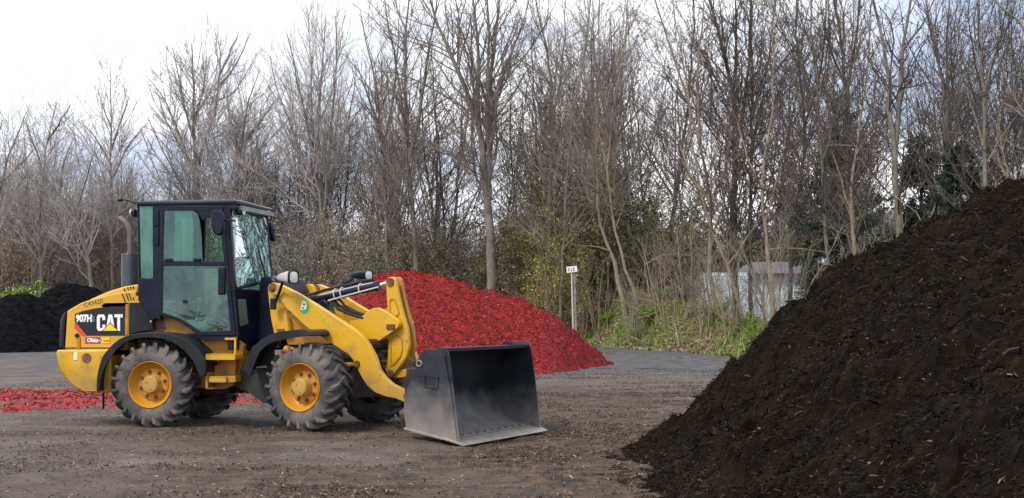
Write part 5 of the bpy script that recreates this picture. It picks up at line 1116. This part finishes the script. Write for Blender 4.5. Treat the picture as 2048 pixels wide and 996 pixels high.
# round sticker and faint lettering on the near arm
a = loc('F', 608.5, 613.5, -.475)
g = MB().prism([(a[0]+x_, a[1]+z_) for x_, z_ in [(-.016, .085), (.045, .045), (.068, -.005), (.045, -.06), (-.01, -.082), (-.055, -.055), (-.050, .0)]], -.4725, -.468).build('green_sticker', pm('sticker_green', (.03, .38, .13), None, rough=.5), armo[1], smooth=False)
MB().prism([(a[0]+x_, a[1]+z_) for x_, z_ in [(-.020, .075), (.020, .055), (.036, .01), (.018, -.03), (-.048, -.035), (-.045, .01)]], -.474, -.4718).build('sticker_patch', m_white, g, smooth=False)
MB().lathe([(-.476, .0), (-.476, .011), (-.473, .011)], 10, (a[0]-.018, 0, a[1]-.014)).lathe([(-.476, .0), (-.476, .012), (-.473, .012)], 10, (a[0]-.003, 0, a[1]+.028)).build('sticker_dot', m_dblack, g)
a, b_ = loc('F', 620, 625, -.475), loc('F', 655, 648, -.475); ang_ = math.atan2(b_[1]-a[1], b_[0]-a[0])
text_on('RUHLMAN', pm('faded_yellow_letters', (.62, .48, .05), None, rough=.5), armo[1], (a[0], -.4722, a[1]), Matrix.Rotation(-ang_, 4, 'Y') @ RX90, .085, sx=.80, offset=.001)
# cross tube between the arms and bracket plates for the bell crank
P = Fp([(696, 662), (700, 641), (715.5, 638.8), (739.6, 620), (746, 616), (755.7, 615.5), (773.4, 624), (784.6, 632), (794.3, 638), (798.3, 646), (797, 653), (790, 660), (742.8, 692), (738, 702), (715, 690)], -.17)
for s in (1, -1):
    br_ = MB().prism(P, -.17*s, -.11*s).build('crank_bracket', m_yel, ld, 'F', bevel=.008)
    q_ = loc('F', 781.5, 653.5, -.175); MB().box(q_[0]-.055, q_[0]+.055, *sorted((-.19*s, -.165*s)), q_[1]-.030, q_[1]+.030).build('pin_plate', m_rust, br_, bevel=.015)
a = loc('F', 728, 690, -.40); MB().tube([(a[0], -.40, a[1]), (a[0], .40, a[1])], .065, 20).build('arm_cross_tube', m_under, ld, 'F')  # tube coloured dark, painting in the shade of the gap between the arms
# bell crank
P = Fp([(772, 572), (771, 562), (776, 555), (785, 553), (790, 558), (794, 580), (800, 607), (806, 630), (814, 655), (818, 690), (814, 711), (796, 738), (783, 755), (773, 748), (770, 740), (775, 720), (777, 675), (778, 640), (775, 620), (773.5, 600)], -.09)
ckr = None
for s in (1, -1):
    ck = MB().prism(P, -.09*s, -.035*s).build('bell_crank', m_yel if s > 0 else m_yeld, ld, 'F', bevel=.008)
    for (x_, y_, rr) in [(780.8, 564, .046), (781, 747, .04)]:
        q_ = loc('F', x_, y_, -.09); MB().lathe([(-.108*s, .001), (-.108*s, rr), (-.085*s, rr*1.05)], 20, (q_[0], 0, q_[1])).build('crank_pin', m_rust, ck)
    if s > 0:      # cast pockets: a rim standing proud round each
        for pk in ([(779, 600), (783, 596), (789, 597), (793, 606), (799, 625), (797, 632), (786, 634), (781, 628), (779, 612)], [(781, 678), (786, 670), (797, 668), (805, 676), (806, 700), (801, 715), (790, 728), (782, 733), (781, 710)]):
            P2 = Fp(pk, -.09); c0 = np.mean(np.array(P2), 0); n_ = len(P2); V = []; F = []
            for sc_, y in ((1.0, -.088), (1.0, -.100), (.84, -.100), (.84, -.088)): V += [(c0[0]+(p[0]-c0[0])*sc_, y, c0[1]+(p[1]-c0[1])*sc_) for p in P2]
            for i in range(4): j = (i+1) % 4; F += [(i*n_+k, i*n_+(k+1) % n_, j*n_+(k+1) % n_, j*n_+k) for k in range(n_)]
            MB().raw(V, F).build('pocket_rim', m_yeld, ck)
# tilt cylinder
a, b_, c_ = loc('F', 604, 604, 0), loc('F', 757, 571.5, 0), loc('F', 782, 565, 0)
cy_ = MB().tube([(a[0], 0, a[1]), (b_[0], 0, b_[1])], .052, 18).tube([(b_[0]-.03, 0, b_[1]-.006), (b_[0]+.012, 0, b_[1])], .060, 18).build('tilt_cylinder', m_blk, ld, 'F')
MB().tube([(b_[0], 0, b_[1]), (c_[0], 0, c_[1])], .028, 14).build('cylinder_rod', m_chrome, cy_)
def F3(x_, y_, yy): q = loc('F', x_, y_, yy); return (q[0], yy, q[1])
MB().tube([F3(656, 601.5, -.075), F3(690, 592, -.075), F3(757, 574, -.075)], .0105, 8).build('steel_tube', m_alu, cy_)
MB().tube([F3(620, 596, -.03), F3(672, 583, -.04), F3(712, 573, -.03), F3(746, 566, -.02)], .0105, 8).build('steel_tube', m_alu, cy_)
for x_, y_ in [(671.5, 588), (684.5, 582), (721.5, 575)]:
    q_ = loc('F', x_, y_, -.02); dxz = Vector((c_[0]-a[0], 0, c_[1]-a[1])).normalized(); up_ = Vector((-dxz.z, 0, dxz.x)); ct = Vector((q_[0], 0, a[1]+(q_[0]-a[0])*(b_[1]-a[1])/(b_[0]-a[0])))
    MB().tube([ct+(up_*math.cos(t)+Vector((0, 1, 0))*math.sin(t))*.066 for t in np.linspace(0, 2*math.pi, 17)], .009, 6, caps=False).build('pipe_clamp', m_alu, cy_)
m = MB()
m.tube([F3(592, 596, .05), F3(625, 588, .1), F3(650, 580, .1), F3(690, 572, .08), F3(730, 562, .05), F3(745, 560, 0)], .018, 8)
m.tube([F3(600, 592, -.1), F3(616, 590, -.12), F3(622, 604, -.12), F3(640, 610, -.1)], .016, 8)
m.tube([F3(655, 590, .0), F3(668, 606, -.05), F3(676, 618, -.1), F3(700, 628, -.15), F3(726, 636, -.16), F3(745, 648, -.05)], .019, 8)
m.tube([F3(662, 590, .04), F3(676, 610, 0), F3(700, 622, -.08), F3(726, 630, -.1), F3(745, 640, 0)], .019, 8)
m.tube([F3(670, 592, .0), F3(684, 604, .02), F3(690, 612, .02), F3(715, 625, 0), F3(735, 632, .02)], .015, 8)
m.build('hydraulic_hoses', m_blkp, ld, 'F')
MB().prism(Fp([(636, 604), (654, 598), (662, 606), (664, 622), (668, 634), (658, 640), (650, 625)], 0), -.07, .07).build('cylinder_base', m_blk, ld, 'F', bevel=.015)
# lift cylinders (dark, under the arms) and front axle clutter
for s in (1, -1):
    a, b_ = loc('F', 575, 690, -.30), loc('F', 712, 728, -.35); MB().tube([(a[0], -.34*s, a[1]-.05), (b_[0]-.25, -.34*s, b_[1]-.02)], .05, 14).tube([(b_[0]-.25, -.34*s, b_[1]-.02), (b_[0], -.34*s, b_[1])], .026, 10).build('lift_cylinder', m_yeld, ld, 'F')
# front fenders
FO = [(484, 738), (497, 710), (509, 691), (526, 676), (545, 667), (563, 663), (582, 660.5), (598, 659), (610, 659), (617, 661.5), (620, 670)]
FI = [(500, 752), (511, 722), (520, 702), (533, 690), (548, 683.5), (562, 680), (576, 677), (592, 674.5), (604, 673.5), (613, 672), (618, 672)]
for fl in (False, True):
    fo = arch(FO, FI, 'F', -.89, -.50, 'front_fender', m_fend, flip=fl); s = -1 if fl else 1
    P = Fp([(509, 691), (484, 736), (471, 770), (476, 776), (502, 786), (528, 806), (545, 806), (548, 700), (533, 690)], -.60)
    MB().prism(P, -.62*s, -.60*s).build('mud_flap', m_flap, fo, bevel=.004)
q_ = loc('F', 498, 744, -.66); r2 = loc('F', 518, 735, -.66); MB().tube([(q_[0], -.66, q_[1]), (q_[0]+.03, -.66, r2[1]), (r2[0]+.1, -.66, r2[1]+.01)], .012, 8).build('fender_bracket', m_alu, ld, 'F')
# head lamps on their brackets
def lamp(hp_, y, arm_pts, back_mat):
    P = [loc('F', x_, y_, y) for x_, y_ in hp_]; xs = [p[0] for p in P]; zs = [p[1] for p in P]; x0, x1, zc_ = min(xs), max(xs), (min(zs)+max(zs))/2; hh = (max(zs)-min(zs))/2
    def lp(x_, k, kz): return [(x_, y+.085*k*math.copysign(abs(math.cos(t))**.6, math.cos(t)), zc_+hh*.95*kz*math.copysign(abs(math.sin(t))**.6, math.sin(t))) for t in np.linspace(0, 2*math.pi, 24, endpoint=False)]
    L = x1-x0; b2 = MB().loft([lp(x0, .30, .35), lp(x0+L*.2, .55, .6), lp(x0+L*.6, .9, .88), lp(x1-.02, 1, 1)]).build('headlight', back_mat, ld, 'F')
    MB().loft([lp(x1-.021, 1.10, 1.08), lp(x1+.004, 1.10, 1.08), lp(x1+.004, .98, .95), lp(x1-.004, .92, .90)]).build('lamp_rim', m_blk, b2)
    MB().loft([lp(x1-.010, .90, .88), lp(x1-.002, .86, .84), lp(x1+.006, .5, .5)]).build('lens', m_lens, b2)
    MB().tube([(loc('F', x_, y_, yy)[0], yy, loc('F', x_, y_, yy)[1]) for x_, y_, yy in arm_pts], .017, 8).build('lamp_bracket', m_blk, b2)
lamp([(557, 541), (588, 541), (588, 568)], -.66, [(566, 562, -.62), (561, 578, -.52), (551, 604, -.48), (548, 614, -.44)], m_alu)
q_ = loc('F', 548.5, 607, -.48); MB().box(q_[0]-.045, q_[0]+.03, -.50, -.475, q_[1]-.07, q_[1]+.06).build('lamp_mount', m_blk, ld, 'F', bevel=.006)
lamp([(704, 541), (738, 541), (738, 560)], .76, [(706, 557, .74), (690, 566, .66), (672, 577, .56), (652, 585, .50), (640, 585, .46)], m_blk)
P = [loc('F', x_, y_, .50) for x_, y_ in [(628, 568), (640, 565), (655, 575), (640, 592), (625, 588)]]
MB().prism(P, .47, .51).build('lamp_mount', m_blk, ld, 'F', bevel=.006)
# quick coupler link and rear frame of the bucket
P = Fp([(785, 757), (789, 741), (806, 738.5), (840, 734), (840, 748), (806, 755)], -.05); MB().prism(P, -.05, .05).build('tilt_link', m_yel, ld, 'F', bevel=.008)
P = Fp([(822, 712), (834, 722), (836, 760), (830, 800), (812, 806), (806, 790), (818, 760)], -.25)
for s_ in (1, -1): MB().prism(P, -.33*s_, -.27*s_).build('coupler_plate', m_under, ld, 'F', bevel=.01)
P = Fp([(820, 735), (838, 735), (838, 800), (815, 800)], -.4); MB().prism(P, -.48, .48).build('coupler_frame', m_under, ld, 'F', bevel=.015)
P = Fp([(640, 690), (700, 712), (708, 730), (690, 780), (650, 770), (620, 700)], -.2); MB().prism(P, -.22, .22).build('axle_frame', m_under, ld, 'F', bevel=.02)
# bucket
BW = .988
side_px = [(848.7, 700), (893, 698.5), (897, 706), (901, 735), (917.3, 883), (920, 888), (812, 858.5), (808.5, 829), (807.7, 805), (810, 785), (820.5, 764), (829.4, 739), (831.8, 723), (839, 712)]
SP = Fp(side_px, -BW)
# level the bottom on the ground
xcut, zcut = SP[5]; xheel, zheel = SP[6]; eu = np.array([xcut-xheel, zcut-zheel]); eu = eu/np.hypot(*eu); en = np.array([-eu[1], eu[0]])
def ep(u, v): return (xheel+eu[0]*u+en[0]*v, zheel+eu[1]*u+en[1]*v)
LB = math.hypot(xcut-xheel, zcut-zheel)
bk = MB()
top = (SP[1][0], SP[1][1]); backx = [SP[i] for i in range(6, 14)]+[SP[0], SP[1]]
# curved shell: heel rounded, rising to the top lip
def shell_pts(ins):
    raw_ = [ep(LB-.12, .004+ins), ep(.34, .004+ins), ep(.20, .02+ins), ep(.08+ins, .07+ins), ep(.03+ins, .16), (SP[8][0]+.01+ins, SP[8][1]+.02), (SP[9][0]+.01+ins, SP[9][1]), (SP[10][0]+.01+ins, SP[10][1]), (SP[11][0]+.01+ins, SP[11][1]), (SP[12][0]+.01+ins, SP[12][1]), (SP[13][0]+.015+ins, SP[13][1]-.01-ins*.6), (SP[0][0]+.03+ins*.3, SP[0][1]-.006-ins), (SP[1][0]-.01, SP[1][1]-.006-ins)]
    P = np.array(raw_); s = np.concatenate([[0], np.cumsum(np.hypot(*np.diff(P, axis=0).T))]); t = np.linspace(0, s[-1], 40); Q = np.stack([np.interp(t, s, P[:, 0]), np.interp(t, s, P[:, 1])], -1)
    for _ in range(2): Q[1:-1] = .25*Q[:-2]+.5*Q[1:-1]+.25*Q[2:]
    return Q
So, Si = shell_pts(0), shell_pts(.018); n_ = len(So); V = []; F = []
for P, y in ((So, -BW+.004), (So, BW-.004), (Si, BW-.004), (Si, -BW+.004)): V += [(p[0], y, p[1]) for p in P]
for i in range(4): j = (i+1) % 4; F += [(i*n_+k, i*n_+k+1, j*n_+k+1, j*n_+k) for k in range(n_-1)]
F += [tuple(i*n_ for i in range(4)), tuple(i*n_+n_-1 for i in range(4))]
bko = MB().raw(V, F).build('bucket', m_steeld, ld, 'F')
for s in (1, -1):
    pl_ = MB().prism(SP, -BW*s, (-BW+.022)*s).build('side_plate', m_steel if s > 0 else m_steeld, bko, bevel=.003)
    P = Fp([(874, 707), (891, 710.5), (905.5, 800), (915, 877), (919, 887), (908, 885), (903.5, 881)], -BW)
    MB().prism(P, (-BW-.022)*s, (-BW-.002)*s).build('side_cutter', m_steel, bko, bevel=.004)
    P = Fp([(849, 749), (877, 754), (876, 778), (847, 772)], -BW); c0 = np.mean(np.array(P), 0); V = []; F = []
    for sc_, y in ((1.0, -BW+.001), (1.0, -BW-.014), (.80, -BW-.014), (.80, -BW-.004)): V += [(c0[0]+(p[0]-c0[0])*sc_, y*s, c0[1]+(p[1]-c0[1])*sc_) for p in P]
    for i in range(3): j = i+1; F += [(i*4+k, i*4+(k+1) % 4, j*4+(k+1) % 4, j*4+k) for k in range(4)]
    F.append((12, 13, 14, 15)); MB().raw(V, F).build('plate_frame', m_steel, bko, smooth=False)
    q_ = loc('F', 838.5, 727, -BW); V = MB().tube([(q_[0]+.03*math.cos(t), (-BW-.004)*s, q_[1]+.03*math.sin(t)) for t in np.linspace(0, 2*math.pi, 17)], .009, 6, caps=False).build('lifting_ring', m_edge, bko)
ce = MB().prism([ep(LB-.20, .004), ep(LB-.005, -.006), ep(LB+.055, -.008), ep(LB+.06, .0), ep(LB-.02, .02), ep(LB-.20, .023)], -BW-.03, BW+.03)
for ya, yb in ((-BW-.012, -BW+.05), (BW-.05, BW+.012)): ce.prism([ep(-.02, -.008), ep(LB-.2, -.008), ep(LB-.2, .018), ep(-.02, .018)], ya, yb)
ce.build('cutting_edge', m_edge, bko, bevel=.003)
for k in range(12):
    y = -BW+.06+k*(2*BW-.12)/11; o_ = MB().lathe([(0, .0), (0, .017), (-.012, .019)], 8).build('edge_bolt', m_rust, bko)
    o_.rotation_euler = (-math.pi/2, 0, 0); o_.location = (xcut-.10*eu[0], y, zcut-.10*eu[1]+.047)
# reinforcing lip along the top edge
MB().prism([(SP[1][0]-.10, SP[1][1]-.002), (SP[1][0]+.005, SP[1][1]-.004), (SP[1][0]+.005, SP[1][1]+.012), (SP[1][0]-.10, SP[1][1]+.012)], -BW+.0, BW).prism([(SP[1][0]-.16, SP[1][1]+.013), (SP[1][0]+.002, SP[1][1]+.013), (SP[1][0]-.02, SP[1][1]+.05), (SP[1][0]-.14, SP[1][1]+.045)], BW-.42, BW-.002).build('top_lip', m_steel, bko, bevel=.004)
